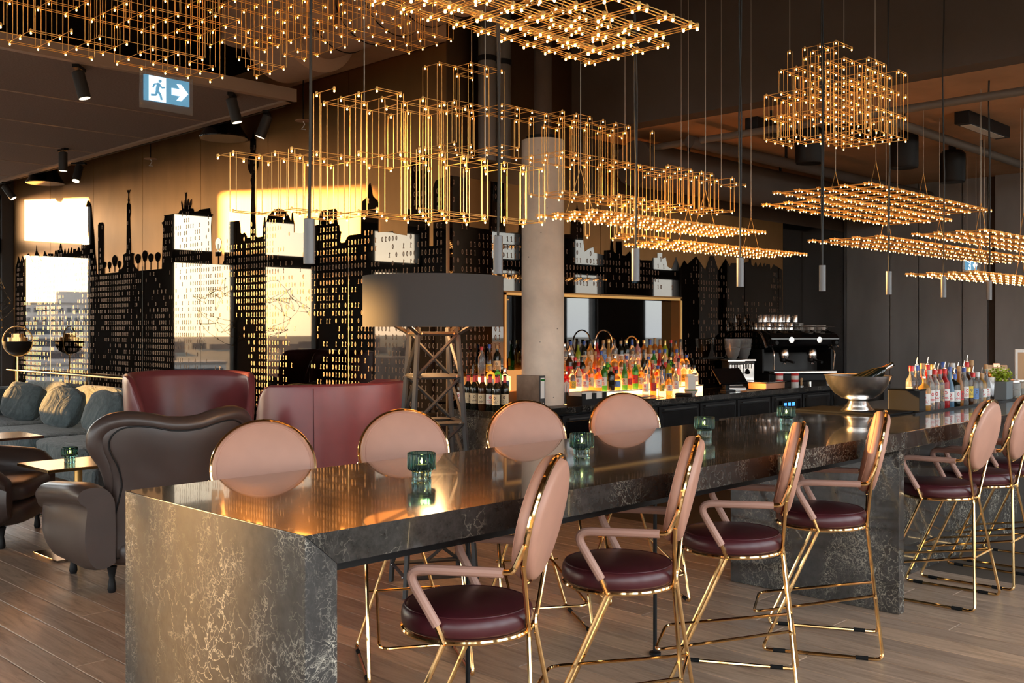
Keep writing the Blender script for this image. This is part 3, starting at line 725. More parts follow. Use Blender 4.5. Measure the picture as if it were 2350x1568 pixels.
# ------------------------------------------------------------------ brown armchairs
def make_armchair():
    t = thing('armchair', '', 'armchair')
    half = [(.395, .17), (.405, .42), (.385, .58), (.375, .68), (.40, .80), (.435, .88), (.452, .95), (.438, 1.01), (.39, 1.055), (.31, 1.07), (.20, 1.055), (.10, 1.03), (0, 1.022)]
    def smooth(p, n=4):
        out = []
        for i in range(len(p)-1):
            a = p[max(i-1, 0)]; b = p[i]; c = p[i+1]; d = p[min(i+2, len(p)-1)]
            for k in range(n):
                s = k/n
                out.append(tuple(.5*((2*b[j]) + (-a[j]+c[j])*s + (2*a[j]-5*b[j]+4*c[j]-d[j])*s*s + (-a[j]+3*b[j]-3*c[j]+d[j])*s**3) for j in (0, 1)))
        out.append(p[-1]); return out
    h = smooth(half)
    outl = h + [(-x, z) for x, z in reversed(h[:-1])]
    yb = lambda x, z: -.40 - .10*max(0, z-.4) + .12*(x/.45)**2
    n = len(outl)
    # back body: scaled rings from rear face to front face, rounded over
    rings = []
    cz = .62
    for (s, dy) in ((.0, -.004), (.55, -.003), (.90, 0.0), (.985, .012), (1.0, .045), (1.0, .085), (.96, .12), (.85, .135), (.45, .15), (0, .155)):
        rings.append([(x*s, yb(x*s, cz+(z-cz)*s) + dy, cz+(z-cz)*s) for x, z in outl])
    vs = [p for r in rings for p in r]; fs = []
    for i in range(len(rings)-1):
        for k in range(n): fs.append((i*n+k, i*n+(k+1) % n, (i+1)*n+(k+1) % n, (i+1)*n+k))
    bo = obj('backrest', MB().add(vs, fs), M['brown'], t, ang=80)
    up = [p for p in outl if p[1] > .60]
    roll = [(x*.985, yb(x, z)+.055, z-.012) for x, z in up]
    obj('top_roll', MB().tube(roll, .05, 12, radii=[.03+.028*min(1, 6*min(i, len(roll)-1-i)/len(roll)) for i in range(len(roll))]), M['brown'], bo, ang=80)
    obj('piping', MB().tube([(x*.90, yb(x*.9, cz+(z-cz)*.9)-.003, cz+(z-cz)*.9) for x, z in outl], .005, 6, True), M['black'], bo)
    for s in (-1, 1):
        sec = [(.36, .17), (.43, .14), (.50, .17), (.545, .30), (.545, .45), (.535, .53), (.575, .57), (.59, .615), (.565, .655), (.50, .67), (.43, .655), (.38, .60), (.36, .50)]
        sec = smooth(sec + [sec[0]], 3)[:-1]; m = len(sec); rr = []
        for k in range(11):
            q = k/10; y = -.36 + .76*q; f = 1 - .35*max(0, (q-.8)/.2)**2 - .12*max(0, (.15-q)/.15)
            lift = -.05*q + .03*(1-q)
            cxx, czz = .45, .40
            rr.append([(s*(cxx+(x-cxx)*f), y, czz+(z-czz)*f + lift*(z > .5)) for x, z in sec])
        vs = [p for r in rr for p in r]; fs = []
        for i in range(10):
            for k in range(m): fs.append((i*m+k, i*m+(k+1) % m, (i+1)*m+(k+1) % m, (i+1)*m+k))
        fs += [tuple(range(m)), tuple(10*m+k for k in range(m))]
        obj('arm', MB().add(vs, fs), M['brown'], t, ang=60)
    obj('seat_base', MB().ball((0, .03, .24), 1, 40, 16, .45, (.40, .42, .10)), M['brown'], t, ang=80)
    obj('seat_cushion', MB().ball((0, .06, .40), 1, 40, 16, .45, (.37, .40, .085)), M['brown'], t, ang=80)
    for sx in (-1, 1):
        for sy in (-.28, .32):
            obj('foot', MB().lathe([(.018, .0), (.024, .02), (.021, .05), (.015, .09), (.022, .13), (.028, .16)], 14, (sx*.36, sy, 0)), M['black'], t)
    return t
ac = make_armchair()
ac.location = (3.22, 6.55, 0); ac.rotation_euler = (0, 0, math.radians(-3)); ac.scale = (1.12, 1.12, 1.02)
ac['label'] = 'brown leather armchair with rolled wings, its back to the marble table'; ac['group'] = 'brown leather armchairs'
a2 = copy_tree(ac); a2.location = (2.74, 8.62, 0); a2.rotation_euler = (0, 0, math.radians(-128))
a2['label'] = 'brown leather armchair with its seat turned to the small brass table'

# ------------------------------------------------------------------ burgundy tub chairs
def make_tub():
    t = thing('tub_chair', '', 'armchair')
    N = 44; vs = []; fs = []; Ro, Ri = .515, .45
    A = math.radians(128); ht = lambda a: 1.27 - .03*(a/A)**2 - (.62*max(0, (abs(a)/A-.72)/.28)**2.2)
    ring = []
    for i in range(N+1):
        a = -A + 2*A*i/N; H = ht(a); c, s = -math.cos(a), math.sin(a)
        fl = lambda z: 1 + .10*(z-.3)
        prof = [(Ro*.97, .16), (Ro*fl(.5), .5), (Ro*fl(H-.06), H-.06), (Ro*fl(H)-.012, H-.012), ((Ro+Ri)/2*fl(H), H), (Ri*fl(H)+.012, H-.012), (Ri*fl(H-.06), H-.06), (Ri*fl(.5), .5), (Ri, .16)]
        ring.append([(s*r, c*r, z) for r, z in prof])
    m = len(ring[0]); vs = [p for r in ring for p in r]
    for i in range(N):
        for k in range(m): fs.append((i*m+k, i*m+(k+1) % m, (i+1)*m+(k+1) % m, (i+1)*m+k))
    fs += [tuple(range(m)), tuple(N*m+k for k in range(m))]
    sh = obj('shell', MB().add(vs, fs), M['wing'], t, ang=50)
    for q in (-.95, .95):
        rr = Ro*1.0
        obj('seam', MB().tube([(math.sin(q)*(Ro*(1+.10*(z-.3))+.001), -math.cos(q)*(Ro*(1+.10*(z-.3))+.001), z) for z in (.3, .5, .7, .9, 1.1, 1.24)], .003, 5), M['oxblood'], sh)
    obj('edge_piping', MB().tube([r[3] for r in ring], .005, 6), M['wing'], sh)
    obj('seat_cushion', MB().ball((0, .08, .40), 1, 36, 14, .5, (.41, .42, .10)), M['wing'], t, ang=80)
    obj('plinth', MB().lathe([(.36, 0.002), (.36, .05), (.40, .06), (.44, .30)], 36), M['black'], t)
    return t
tb = make_tub(); tb.location = (4.46, 6.28, 0); tb.rotation_euler = (0, 0, math.radians(8))
tb['label'] = 'burgundy leather tub chair with its outer back turned to the marble table'; tb['group'] = 'burgundy tub chairs'
t2 = copy_tree(tb); t2.location = (4.42, 8.30, 0); t2.rotation_euler = (0, 0, math.radians(168))
t2['label'] = 'burgundy leather tub chair showing its hollow inside behind the brown armchair'

# ------------------------------------------------------------------ slate sofa and cushions
s = thing('sofa', 'long slate blue fabric sofa with gathered back cushions by the skyline wall', 'sofa', (0, 0, 0))
obj('base', MB().box(4.25, 5.75, 9.9, 14.9, .08, .26), M['fabric'], s, False, .05)
obj('back_frame', MB().box(5.60, 5.84, 9.9, 15.0, .08, .74), M['fabric'], s, False, .06)
obj('end_section', MB().box(3.3, 5.75, 14.85, 15.12, .08, .84), M['fabric'], s, False, .08)
for k in range(3):
    y = 10.75 + 1.64*k
    obj('seat_cushion', MB().ball((4.90, y, .345), 1, 44, 20, .38, (.68, .81, .125), .05, k), M['fabric'], s, ang=80)
    obj('back_cushion', MB().ball((0, 0, 0), 1, 44, 20, .42, (.17, .80, .27), .05, k+5).rot(Matrix.Translation((5.46, y, .66)) @ Matrix.Rotation(math.radians(10), 4, 'Y')), M['fabric'], s, ang=80)
for x in (4.4, 5.6):
    for y in (10.1, 14.7): obj('foot', MB().box(x-.03, x+.03, y-.03, y+.03, 0, .08), M['black'], s, False)
for (x, y, rz, lb) in ((4.98, 13.75, 24, 'slate blue scatter cushion on the sofa next to its end section'), (4.97, 12.45, 18, 'slate blue scatter cushion in the middle of the sofa'), (4.95, 11.25, 10, 'slate blue scatter cushion on the sofa nearest the tub chairs')):
    c = MB().ball((0, 0, 0), 1, 36, 16, .62, (.10, .32, .25), .10, x*9+y)
    o = obj('scatter_cushion', c, M['fabric'], None, ang=80, loc=(x, y, .70))
    o.rotation_euler = (math.radians(8), math.radians(22), math.radians(rz)); tag(o, lb, 'cushion', 'scatter cushions on the slate sofa')

# ------------------------------------------------------------------ small tables, rug, lamp, rail
def side_table(x0, x1, y0, y1, h, label, bm, zf=0):
    t = thing('side_table', label, 'table', ((x0+x1)/2, (y0+y1)/2, zf)); w, d = (x1-x0)/2, (y1-y0)/2
    obj('table_top', MB().box(-w, w, -d, d, h-.022, h), bm, t, False, .003)
    obj('stem', MB().lathe([(.028, .014), (.028, h-.023)], 20), M['brassrod'], t)
    obj('base_plate', MB().box(-.24, .24, -.22, .22, 0.001, .014), M['bronze_plate'], t, False, .002)
M['bronze_plate'] = mat('bronze_plate', (.30, .20, .13), .2, 1)
M['brass_top'] = mat('satin_brass_top', (.80, .52, .22), .18, 1)
side_table(2.79, 3.45, 7.25, 7.82, .667, 'small square brass-topped side table carrying a green candle holder', M['brass_top'])
side_table(3.0, 3.72, 9.75, 10.35, .64, 'small bronze-topped side table in front of the slate sofa', M['bronze_plate'], .0125)
rugm = mat('faded_rug', (.3, .1, .1), .95)
rv = coords(rugm); rf = noise(rugm, rv, 5, 4)
lk(rugm, ramp(rugm, rf, [(.35, (.05, .09, .06)), (.5, (.32, .07, .07)), (.65, (.42, .17, .14))]), bsdf(rugm).inputs['Base Color'])
rg = thing('rug', 'faded red and green rug under the lounge tables', 'rug', (3.0, 10.2, 0))
obj('pile', MB().box(-1.6, 1.2, -.95, 3.2, .0005, .012), rugm, rg, False, .004)
fr = MB()
for k in range(120):
    fr.box(-1.6+k*.0233, -1.6+k*.0233+.012, -1.0, -.945, .0005, .006)
obj('fringe', fr, M['cream_label'], rg, False)['kind'] = 'stuff'
fl2 = thing('globe_floor_lamp', 'slender brass floor lamp with black bowl shade inside a brass ring', 'lamp', (6.02, 16.84, 0))
obj('pole', MB().tube([(0, 0, .02), (0, 0, 1.21)], .011, 10), M['brassrod'], fl2)
obj('base', MB().lathe([(.14, 0.001), (.14, .015), (.02, .022), (0, .022)], 32), M['brassrod'], fl2)
obj('bowl_shade', MB().lathe([(0, 1.225), (.09, 1.24), (.17, 1.29), (.215, 1.37), (.225, 1.44), (.218, 1.44), (.20, 1.37), (0, 1.30)], 32), M['black'], fl2)
obj('upper_shade', MB().lathe([(.145, 1.44), (.145, 1.505), (.085, 1.506), (.085, 1.565), (0, 1.566)], 32), M['brass_top'], fl2)
obj('ring', MB().tube([(.235*math.cos(a)*.72, -.235*math.cos(a)*.70, 1.445+.235*math.sin(a)) for a in [2*PI*k/40 for k in range(40)]], .010, 8, True), M['brassrod'], fl2)
rl_ = thing('brass_rail', 'thin brass rail on slim posts along the skyline wall', 'rail', (6.26, 0, 0))
obj('rail', MB().tube([(0, 18.0, .955), (0, 11.2, .955)], .012, 8), M['brassrod'], rl_)
for y in (17.6, 15.6, 13.4, 11.3): obj('post', MB().tube([(0, y, .002), (0, y, .955)], .009, 8), M['brassrod'], rl_)
# wire cloud pendant seen in the mirror and at the left edge
wp = thing('wire_cloud_lamp', 'cloud of fine bent black wires with tiny nodes hanging by the window', 'lamp', (4.25, 14.2, 1.97))
r = random.Random(11); pts = []
for k in range(95):
    u = r.uniform(-1, 1); th = r.uniform(0, 2*PI); q = math.sqrt(1-u*u)
    pts.append(Vector((q*math.cos(th)*.85, q*math.sin(th)*.95, u*.62))*r.uniform(.7, 1.05))
wires = MB(); nodes = MB()
for i, p in enumerate(pts):
    nodes.ball(p, .011, 6, 4)
    for q in sorted(pts, key=lambda o: (o-p).length)[1:4]:
        mid = (p+q)/2*1.03; wires.tube([p, mid, q], .0028, 4)
wo = obj('wires', wires, M['black'], wp); wo['kind'] = 'stuff'
obj('nodes', nodes, M['brassrod'], wp)['kind'] = 'stuff'
obj('hanging_cord', MB().tube([(0, 0, .5), (0, 0, ZAC-1.97)], .005, 6), M['cable'], wp)

for (x, y, rz, lb) in ((2.72, 13.95, -95, 'added burgundy tub chair at the far edge of the rug, shading the sofa'), (2.55, 15.22, -88, 'added burgundy tub chair between the rug and the far windows, shading the sofa')):  # extra chairs out of view, placed to shade the sofa front from the sun
    o = copy_tree(tb); o.location = (x, y, 0); o.rotation_euler = (0, 0, math.radians(rz)); o['label'] = lb; o['group'] = 'burgundy tub chairs'
sc_ = thing('sun_block_screen', 'tall dark screen added out of view near the far windows to block low sun', 'screen', (-.95, 15.0, 0))  # added out of view to keep low sun off the armchair and lamp tower
for k in range(4):
    pnl = obj('sun_block_panel', MB().box(-1.3+k*.66, -1.3+k*.66+.645, -.02+.05*(k % 2), .02+.05*(k % 2), .04, 2.04), M['bronze'], sc_, False, .004)
    for q in (.04, .58): obj('sun_block_foot', MB().box(-1.3+k*.66+q, -1.3+k*.66+q+.03, -.02+.05*(k % 2), .02+.05*(k % 2), 0.001, .04), M['black'], pnl, False)
# ------------------------------------------------------------------ lattice chandeliers
rod_me = MB().tube([(0, 0, 0), (0, 0, 1)], 1.0, 6).mesh('rod', M['brassrod'], True, 70)
bulb_mb = MB().lathe([(0, -1.15), (.75, -.75), (1.0, 0), (.75, .75), (.3, 1.0)], 8)
bulb_me = bulb_mb.mesh('bulb', M['bulb'], True, 80)
sock_src = MB().lathe([(.0, -.006), (.0075, -.006), (.0075, .008), (.004, .012), (0, .012)], 6)
def place_rod(par, a, b, r):
    a = Vector(a); b = Vector(b); d = b - a
    o = bpy.data.objects.new('rod', rod_me); C.objects.link(o); o.parent = par
    o.matrix_local = Matrix.Translation(a) @ d.to_track_quat('Z', 'Y').to_matrix().to_4x4() @ Matrix.Diagonal((r, r, d.length, 1))
def place_bulb(par, p, r):
    o = bpy.data.objects.new('bulb', bulb_me); C.objects.link(o); o.parent = par
    o.location = p; o.scale = (r, r, r)
def finish(t, rods, bulbs, socks, rr, br, wires, top):
    loc = t.location
    dist = lambda p: (Vector(p) + loc).length
    rods.sort(key=lambda ab: dist(ab[0])); bulbs.sort(key=dist)
    for a, b in rods[:290]: place_rod(t, a, b, rr)
    if rods[290:]:
        mb = MB()
        for a, b in rods[290:]: mb.tube([a, b], rr, 5)
        obj('inner_rods', mb, M['brassrod'], t)['kind'] = 'stuff'
    for p in bulbs[:290]: place_bulb(t, p, br)
    if bulbs[290:]:
        mb = MB()
        for p in bulbs[290:]: mb.add([(p[0]+v[0]*br, p[1]+v[1]*br, p[2]+v[2]*br) for v in bulb_mb.v], bulb_mb.f)
        obj('inner_bulbs', mb, M['bulb'], t)['kind'] = 'stuff'
    mb = MB()
    for p in socks: mb.add([(p[0]+v[0], p[1]+v[1], p[2]+v[2]) for v in sock_src.v], sock_src.f)
    obj('sockets', mb, M['brassrod'], t)['kind'] = 'stuff'
    for p in wires:
        z = top - loc.z
        obj('cable', MB().tube([p, (p[0], p[1], z)], .0028, 5), M['wire'], t)

def lattice(label, org, s, sz, boxes, wires, seed, drop=.15, rr=.0023, br=.0051, top=ZHI, sh=0):
    """lattice of thin rods: nodes on a grid (s, s, sz), union of index boxes"""
    t = thing('lattice_chandelier', label, 'chandelier', org, group='brass lattice chandeliers')
    r = random.Random(seed); P = set()
    for (i0, i1, j0, j1, k0, k1) in boxes:
        for i in range(i0, i1+1):
            for j in range(j0, j1+1):
                for k in range(k0, k1+1): P.add((i, j, k))
    if drop: P = {p for p in sorted(P) if r.random() > drop*.35}
    pos = lambda p: (p[0]*s, p[1]*s, p[2]*sz + sh*((p[0]+p[1]) % 2))
    rods = []; bulbs = []; socks = []; e = .0065
    for (i, j, k) in sorted(P):
        x, y, z = pos((i, j, k)); socks.append((x, y, z)); bulbs.append((x, y, z-.0125))
        for d, (di, dj, dk) in enumerate(((1,0,0), (0,1,0), (0,0,1))):
            q = (i+di, j+dj, k+dk)
            if q in P and r.random() > drop*(.5 if d == 2 else .9):
                X, Y, Z = pos(q)
                if d == 0: rods += [((x, y-e, z+.004), (X, Y-e, Z+.004))] + ([((x, y+e, z-.002), (X, Y+e, Z-.002))] if r.random() < .6 else [])
                elif d == 1: rods += [((x-e*.5, y, z), (X-e*.5, Y, Z))]
                else:
                    w = .016
                    rods += [((x-w*.7, y+w*.7, z), (X-w*.7, Y+w*.7, Z)), ((x+w*.7, y-w*.7, z), (X+w*.7, Y-w*.7, Z))]
    finish(t, rods, bulbs, socks, rr, br, [pos(w) for w in wires], top)
    return t
def panel(label, org, nx, ny, s, wires, top, gap=.022, rr=.0026, br=.0054, k=3):
    """flat grid of triple rods with bulb clusters at the crossings"""
    t = thing('grid_chandelier', label, 'chandelier', org, group='flat brass grid chandeliers')
    rods = []; bulbs = []; socks = []; offs = [(q-(k-1)/2)*gap for q in range(k)]
    for j in range(ny):
        for o in offs: rods.append(((-.03, j*s+o, .006), ((nx-1)*s+.03, j*s+o, .006)))
    for i in range(nx):
        for o in offs: rods.append(((i*s+o, -.03, -.004), (i*s+o, (ny-1)*s+.03, -.004)))
    for i in range(nx):
        for j in range(ny):
            for (a, b) in ((offs[0], offs[0]), (offs[-1], offs[0]), (0, offs[-1])):
                socks.append((i*s+a, j*s+b, 0)); bulbs.append((i*s+a, j*s+b, -.012))
    t['group'] = 'flat brass grid chandeliers'
    W = []
    for (a, b) in wires:
        p = (a*s, b*s, .30)
        W.append(p)
        for (u, v) in ((-.14, 0), (.14, 0)): rods.append((p, (p[0]+u, p[1]+v, 0.006)))
    finish(t, rods, bulbs, socks, rr, br, W, top)
    return t
# irregular lattices (index boxes: x0 x1 y0 y1 z0 z1)
lattice('irregular brass lattice chandelier above the drum shade floor lamp', (3.0, 3.88, 2.25), .15, .30,
        [(0, 4, 2, 4, 1, 2), (1, 5, 1, 3, 0, 2), (3, 8, 0, 2, 1, 1), (2, 6, 0, 2, 0, 1), (5, 8, 0, 1, 0, 1), (-1, 2, 3, 5, 0, 1), (-2, 0, 5, 6, 1, 1), (-2, 1, 5, 5, 0, 0)],
        [(2, 3, 2), (6, 1, 1)], 21)
lattice('long brass lattice chandelier passing in front of the concrete column', (4.60, 4.75, 2.90), .15, .28,
        [(0, 3, 2, 4, 0, 2), (2, 9, 1, 3, 0, 1), (5, 12, 0, 2, -1, 1), (9, 16, 0, 2, -1, 0), (12, 18, -1, 1, -1, 0), (15, 21, 0, 1, 0, 0), (8, 13, -1, 1, -2, -1)],
        [(2, 3, 2), (11, 1, 1), (16, 1, 0), (20, 1, 0)], 22)
lattice('large brass lattice chandelier near the acoustic ceiling and exit sign', (1.75, 5.55, 3.22), .15, .22,
        [(0, 4, 0, 2, 0, 3), (3, 10, -1, 2, 0, 3), (8, 14, -2, 1, 1, 5), (12, 20, -2, 1, 2, 6), (8, 11, -2, 0, 0, 1), (-4, 1, 1, 4, 1, 4)],
        [(4, 1, 3), (12, 0, 5)], 23)
lattice('compact cube of brass lattice before the dark bulkhead', (6.215, 3.08, 2.95), .113, .152,
        [(0, 4, 0, 4, 1, 3), (1, 6, -1, 3, 0, 3), (0, 3, 3, 5, 0, 2), (1, 3, 1, 4, 4, 4), (4, 6, 0, 1, 2, 3)],
        [(1, 4, 4), (2, 1, 4), (4, 0, 3)], 24)
# flat grids
panel('flat brass grid chandelier high above the candle side of the marble table', (2.29, 2.87, 3.0), 12, 4, .15, [(3, 1.5), (9, 1.5)], ZHI)
panel('flat brass grid chandelier above the open side of the marble table', (1.41, 2.11, 2.745), 12, 4, .15, [(2, 1.5), (9, 1.5)], ZHI)
panel('flat brass grid chandelier below the long lattice near the column', (4.86, 4.07, 2.387), 15, 4, .143, [(1, 1.5), (11, 1.5)], ZHI)
panel('flat brass grid chandelier low over the aisle before the coffee machine', (6.25, 4.40, 2.30), 13, 4, .155, [(3, 1.5), (9, 1.5)], ZHI)
panel('flat brass grid chandelier, highest one over the bar counter', (7.70, 3.62, 2.80), 14, 5, .20, [(4, 1.5), (9, 1.5)], ZSOF, br=.0052)
panel('flat brass grid chandelier just under the highest one over the bar', (7.32, 3.70, 2.655), 12, 4, .20, [(3, 1.5), (9, 1.5)], ZSOF, br=.0052)
panel('long flat brass grid chandelier halfway down over the bar counter', (8.08, 3.70, 2.41), 22, 4, .20, [(4, 1.5), (10, 1.5), (16, 1.5)], ZSOF, br=.0052)
panel('flat brass grid chandelier over the bar front near the gunmetal wall', (8.42, 3.0, 2.44), 18, 4, .18, [(4, 1.5), (10, 1.5)], ZSOF, br=.0052)
panel('lowest flat brass grid chandelier over the bar by the exit sign', (8.28, 3.02, 2.10), 18, 4, .17, [(5, 1.5), (11, 1.5)], ZSOF, br=.0052)

# ------------------------------------------------------------------ ceiling equipment
dt = thing('air_duct', 'large brown spiral air duct under the high dark ceiling', 'duct', (5.55, 0, 4.50))
obj('barrel', MB().tube([(0, y, 0) for y in (2.4, 4, 6, 7.9)], .33, 36), M['duct'], dt)
for k in range(14):
    obj('spiral_seam', MB().tube([(.332*math.cos(a), 2.7+k*.38+.06*math.sin(a), .332*math.sin(a)) for a in [2*PI*q/32 for q in range(32)]], .006, 5, True), M['black'], dt)
obj('plenum', MB().lathe([(.40, 0), (.44, .02), (.44, .62), (.36, .70)], 36).rot(Matrix.Translation((-.05, 7.9, -.02)) @ Matrix.Rotation(-PI/2, 4, 'X')), M['duct'], dt)
for y in (3.2, 5.0, 6.8): obj('hanger', MB().tube([(0, y, .33), (0, y, .698)], .01, 6), M['black'], dt)
obj('flat_branch', MB().box(-.75, -.33, 7.2, 8.5, -.25, .18), M['duct'], dt, False, .08)
for i, (x, y) in enumerate(((6.78, 6.98), (6.98, 6.98))):
    p = thing('riser_pipe', ['vertical riser pipe next to the brass corner above the back bar', 'vertical riser pipe between its twin and the concrete column'][i], 'pipe', (x, y, 0), group='riser pipes above the back bar')
    obj('pipe', MB().lathe([(.085, 3.25), (.085, ZHI-.002)], 24), M['pipe'], p); obj('clamp', MB().lathe([(.095, 4.2), (.095, 4.25)], 24), M['black'], p)
def pipe_run(label, pts, r_, m, clamps):
    p = thing('ceiling_pipe', label, 'pipe', (0, 0, 0))
    obj('pipe', MB().tube(pts, r_, 16), m, p)
    for (x, y, z) in clamps:
        obj('hanger', MB().tube([(x, y, z+r_*.5), (x, y, ZSOF-.001)], .016, 8), M['black'], p)
pipe_run('grey sprinkler pipe crossing below the brown ceiling by the bulkhead', [(8.62, 6.9, 3.54), (8.62, 1.0, 3.54)], .035, M['pipe'], [(8.62, 2.6, 3.54), (8.62, 5.0, 3.54)])
pipe_run('brown ceiling pipe running along the bar above the hanging wires', [(9.2, 4.15, 3.60), (14.4, 4.15, 3.60)], .045, M['pipe'], [(9.6, 4.15, 3.60), (11.6, 4.15, 3.60)])
pipe_run('thick round duct along the ceiling over the back bar', [(8.5, 6.55, 3.38), (14.4, 6.55, 3.38)], .24, M['bulkhead'], [(9.5, 6.55, 3.38), (11.5, 6.55, 3.38)])
pipe_run('dark slim pipe along the ceiling beside the thick duct', [(8.5, 5.85, 3.52), (14.4, 5.85, 3.52)], .06, M['bulkhead'], [(10.4, 5.85, 3.52)])
for (x0, x1, y, lb) in ((9.25, 10.4, 4.75, 'dark ceiling light box behind the lattice cube'), (9.9, 11.0, 3.72, 'ceiling light box with pale underside by the brown pipe'), (8.75, 9.6, 5.3, 'black ceiling box between the pipes over the aisle')):
    t = thing('ceiling_box', lb, 'ceiling box', (0, 0, 0))
    obj('body', MB().box(x0, x1, y-.07, y+.07, ZSOF-.12, ZSOF-.001), M['black'], t, False, .005)
    obj('diffuser', MB().box(x0+.1, x1-.1, y-.05, y+.05, ZSOF-.124, ZSOF-.12), M['white'] if 'pale' in lb else M['darkgrey'], t, False)
for (x, y, lb) in ((9.35, 5.0, 'black drum speaker under the brown ceiling near the bulkhead'), (10.3, 4.45, 'black drum speaker above the hanging wires'), (11.7, 4.5, 'black drum speaker nearest the gunmetal wall')):
    t = thing('drum_speaker', lb, 'speaker', (x, y, 0), group='drum speakers')
    obj('drum', MB().lathe([(.13, 3.30), (.14, 3.32), (.14, 3.62), (.10, 3.66)], 28), M['black'], t); obj('mount', MB().lathe([(.04, 3.66), (.04, ZSOF-.001)], 14), M['black'], t)
# track spots
def spot(x, y, z, tilt, rz, label):
    t = thing('track_spot', label, 'spotlight', (x, y, z), math.radians(rz), 'track spotlights of the lounge ceiling')
    obj('track_adapter', MB().box(-.03, .03, -.10, .10, -.03, -.0005), M['black'], t, False)
    obj('arm', MB().tube([(0, 0, -.03), (0, 0, -.09)], .008, 8), M['steel_rough'], t)
    Mx = Matrix.Translation((0, 0, -.09)) @ Matrix.Rotation(math.radians(tilt), 4, 'Y')
    b_ = obj('body', MB().lathe([(.055, -.20), (.055, .04), (.04, .05), (0, .05)], 24).rot(Mx), M['darkgrey'], t)
    obj('lens', MB().lathe([(0, -.197), (.048, -.197), (.048, -.201), (0, -.201)], 20).rot(Mx), M['lamp_disc'], b_)
for a in ((3.80, 9.16, ZAC, -14, -40, 'dark cylinder track spot beside the green exit sign'), (5.32, 9.14, ZAC, -14, -40, 'dark cylinder track spot at the corner of the acoustic ceiling'),
          (5.97, 9.55, ZAC-.015, 20, -40, 'dark cylinder track spot over the television tower silhouette'), (5.40, 13.52, ZAC, 0, 0, 'dark upright track spot in a ceiling joint above the sofa'),
          (5.97, 17.2, ZAC-.015, -35, -40, 'tilted track spot at the ceiling edge by the window'), (5.97, 14.4, ZAC-.015, 25, 40, 'small track spot at the ceiling edge above the column silhouette')): spot(*a)
for (x, y, lb) in ((6.14, 16.05, 'wide black bell lamp above the rail at the skyline wall'), (6.14, 10.74, 'wide black bell lamp beside the television tower silhouette')):
    t = thing('bell_lamp', lb, 'lamp', (x, y, 3.87), group='bell lamps along the skyline wall')
    obj('bell', MB().lathe([(.275, 0), (.28, .012), (.25, .06), (.20, .14), (.16, .24), (.10, .30), (0, .31)], 36), M['blackgloss'], t); obj('rod', MB().tube([(0, 0, .30), (0, 0, .489)], .012, 8), M['black'], t)
for (x, y, lb) in ((6.20, 9.2, 'small round disc with wire hook hanging near the tower silhouette'), (6.20, 12.7, 'small round disc with wire hook hanging above the gate silhouette')):
    t = thing('hanging_disc', lb, 'disc', (x, y, 3.86), group='small hanging discs')
    obj('disc', MB().lathe([(0, 0), (.085, .004), (.085, .01), (0, .014)], 24), M['soffit'], t); obj('hook', MB().tube([(0, 0, 0), (.012, -.012, -.03), (0, 0, -.06), (-.015, .015, -.08), (.02, -.02, -.085)], .005, 6), M['white'], t); obj('rod', MB().tube([(0, 0, .012), (0, 0, .499)], .006, 6), M['black'], t)
# exit signs
def exit_sign(x, y, z, w, h, rz, label, top, right=True):
    t = thing('exit_sign', label, 'exit sign', (x, y, z), math.radians(rz))
    obj('acrylic_plate', MB().box(-w/2-.02, w/2+.02, .012, .020, -.05, h+.02), M['g_clear'], t, False, .002)
    fc = obj('face', MB().box(-w/2+.01, w/2-.02, -.006, .010, .01, h-.01), M['sign_blue'], t, False)
    obj('white_field', MB().box(-w/2+.045, -w/2+.185*w/.4, -.0075, -.006, .012, h-.012), M['sign_white'], fc, False)
    k = h/.2; X = -w/2 + .115*w/.4
    man = MB(); y_ = -.009
    def limb(a, b, r_): man.tube([(X+a[0]*k, y_, a[1]*k), (X+b[0]*k, y_, b[1]*k)], r_*k, 6)
    man.ball((X+.018*k, y_, .158*k), .012*k, 10, 6)
    limb((.008, .14), (-.006, .09), .013); limb((-.006, .09), (.02, .06), .009); limb((.02, .06), (.03, .025), .008)
    limb((-.006, .09), (-.012, .055), .009); limb((-.012, .055), (-.05, .05), .008); limb((.01, .138), (.03, .112), .006); limb((.03, .112), (.055, .118), .006); limb((.006, .138), (-.025, .13), .006); limb((-.025, .13), (-.035, .105), .006)
    obj('running_figure', man, M['sign_blue'], fc)
    s = 1 if right else -1; cx_ = .10*w/.4
    if right: ar = [(-.07, .075), (.0, .075), (-.03, .04), (.01, .04), (.07, .10), (.01, .16), (-.03, .16), (.0, .125), (-.07, .125)]
    else: ar = [(-.025, .17), (-.025, .10), (-.06, .13), (-.06, .09), (0, .03), (.06, .09), (.06, .13), (.025, .10), (.025, .17)]
    obj('arrow', MB().prism([(cx_+a*w/.4, -.006, b*k) for a, b in ar], (0, -.003, 0)), M['sign_white'], fc, False)
    for q in (-w/2+.03, w/2-.03): obj('wire', MB().tube([(q, .014, h), (q, .014, top-z)], .003, 5), M['wire'], t)
exit_sign(3.76, 7.42, 3.385, .40, .215, 0, 'lit exit sign with running figure and right arrow below the ceiling edge', ZHI-.001)
exit_sign(12.6, 4.62, 2.34, .16, .14, -70, 'small lit exit sign with down arrow near the gunmetal wall', ZSOF-.001, False)
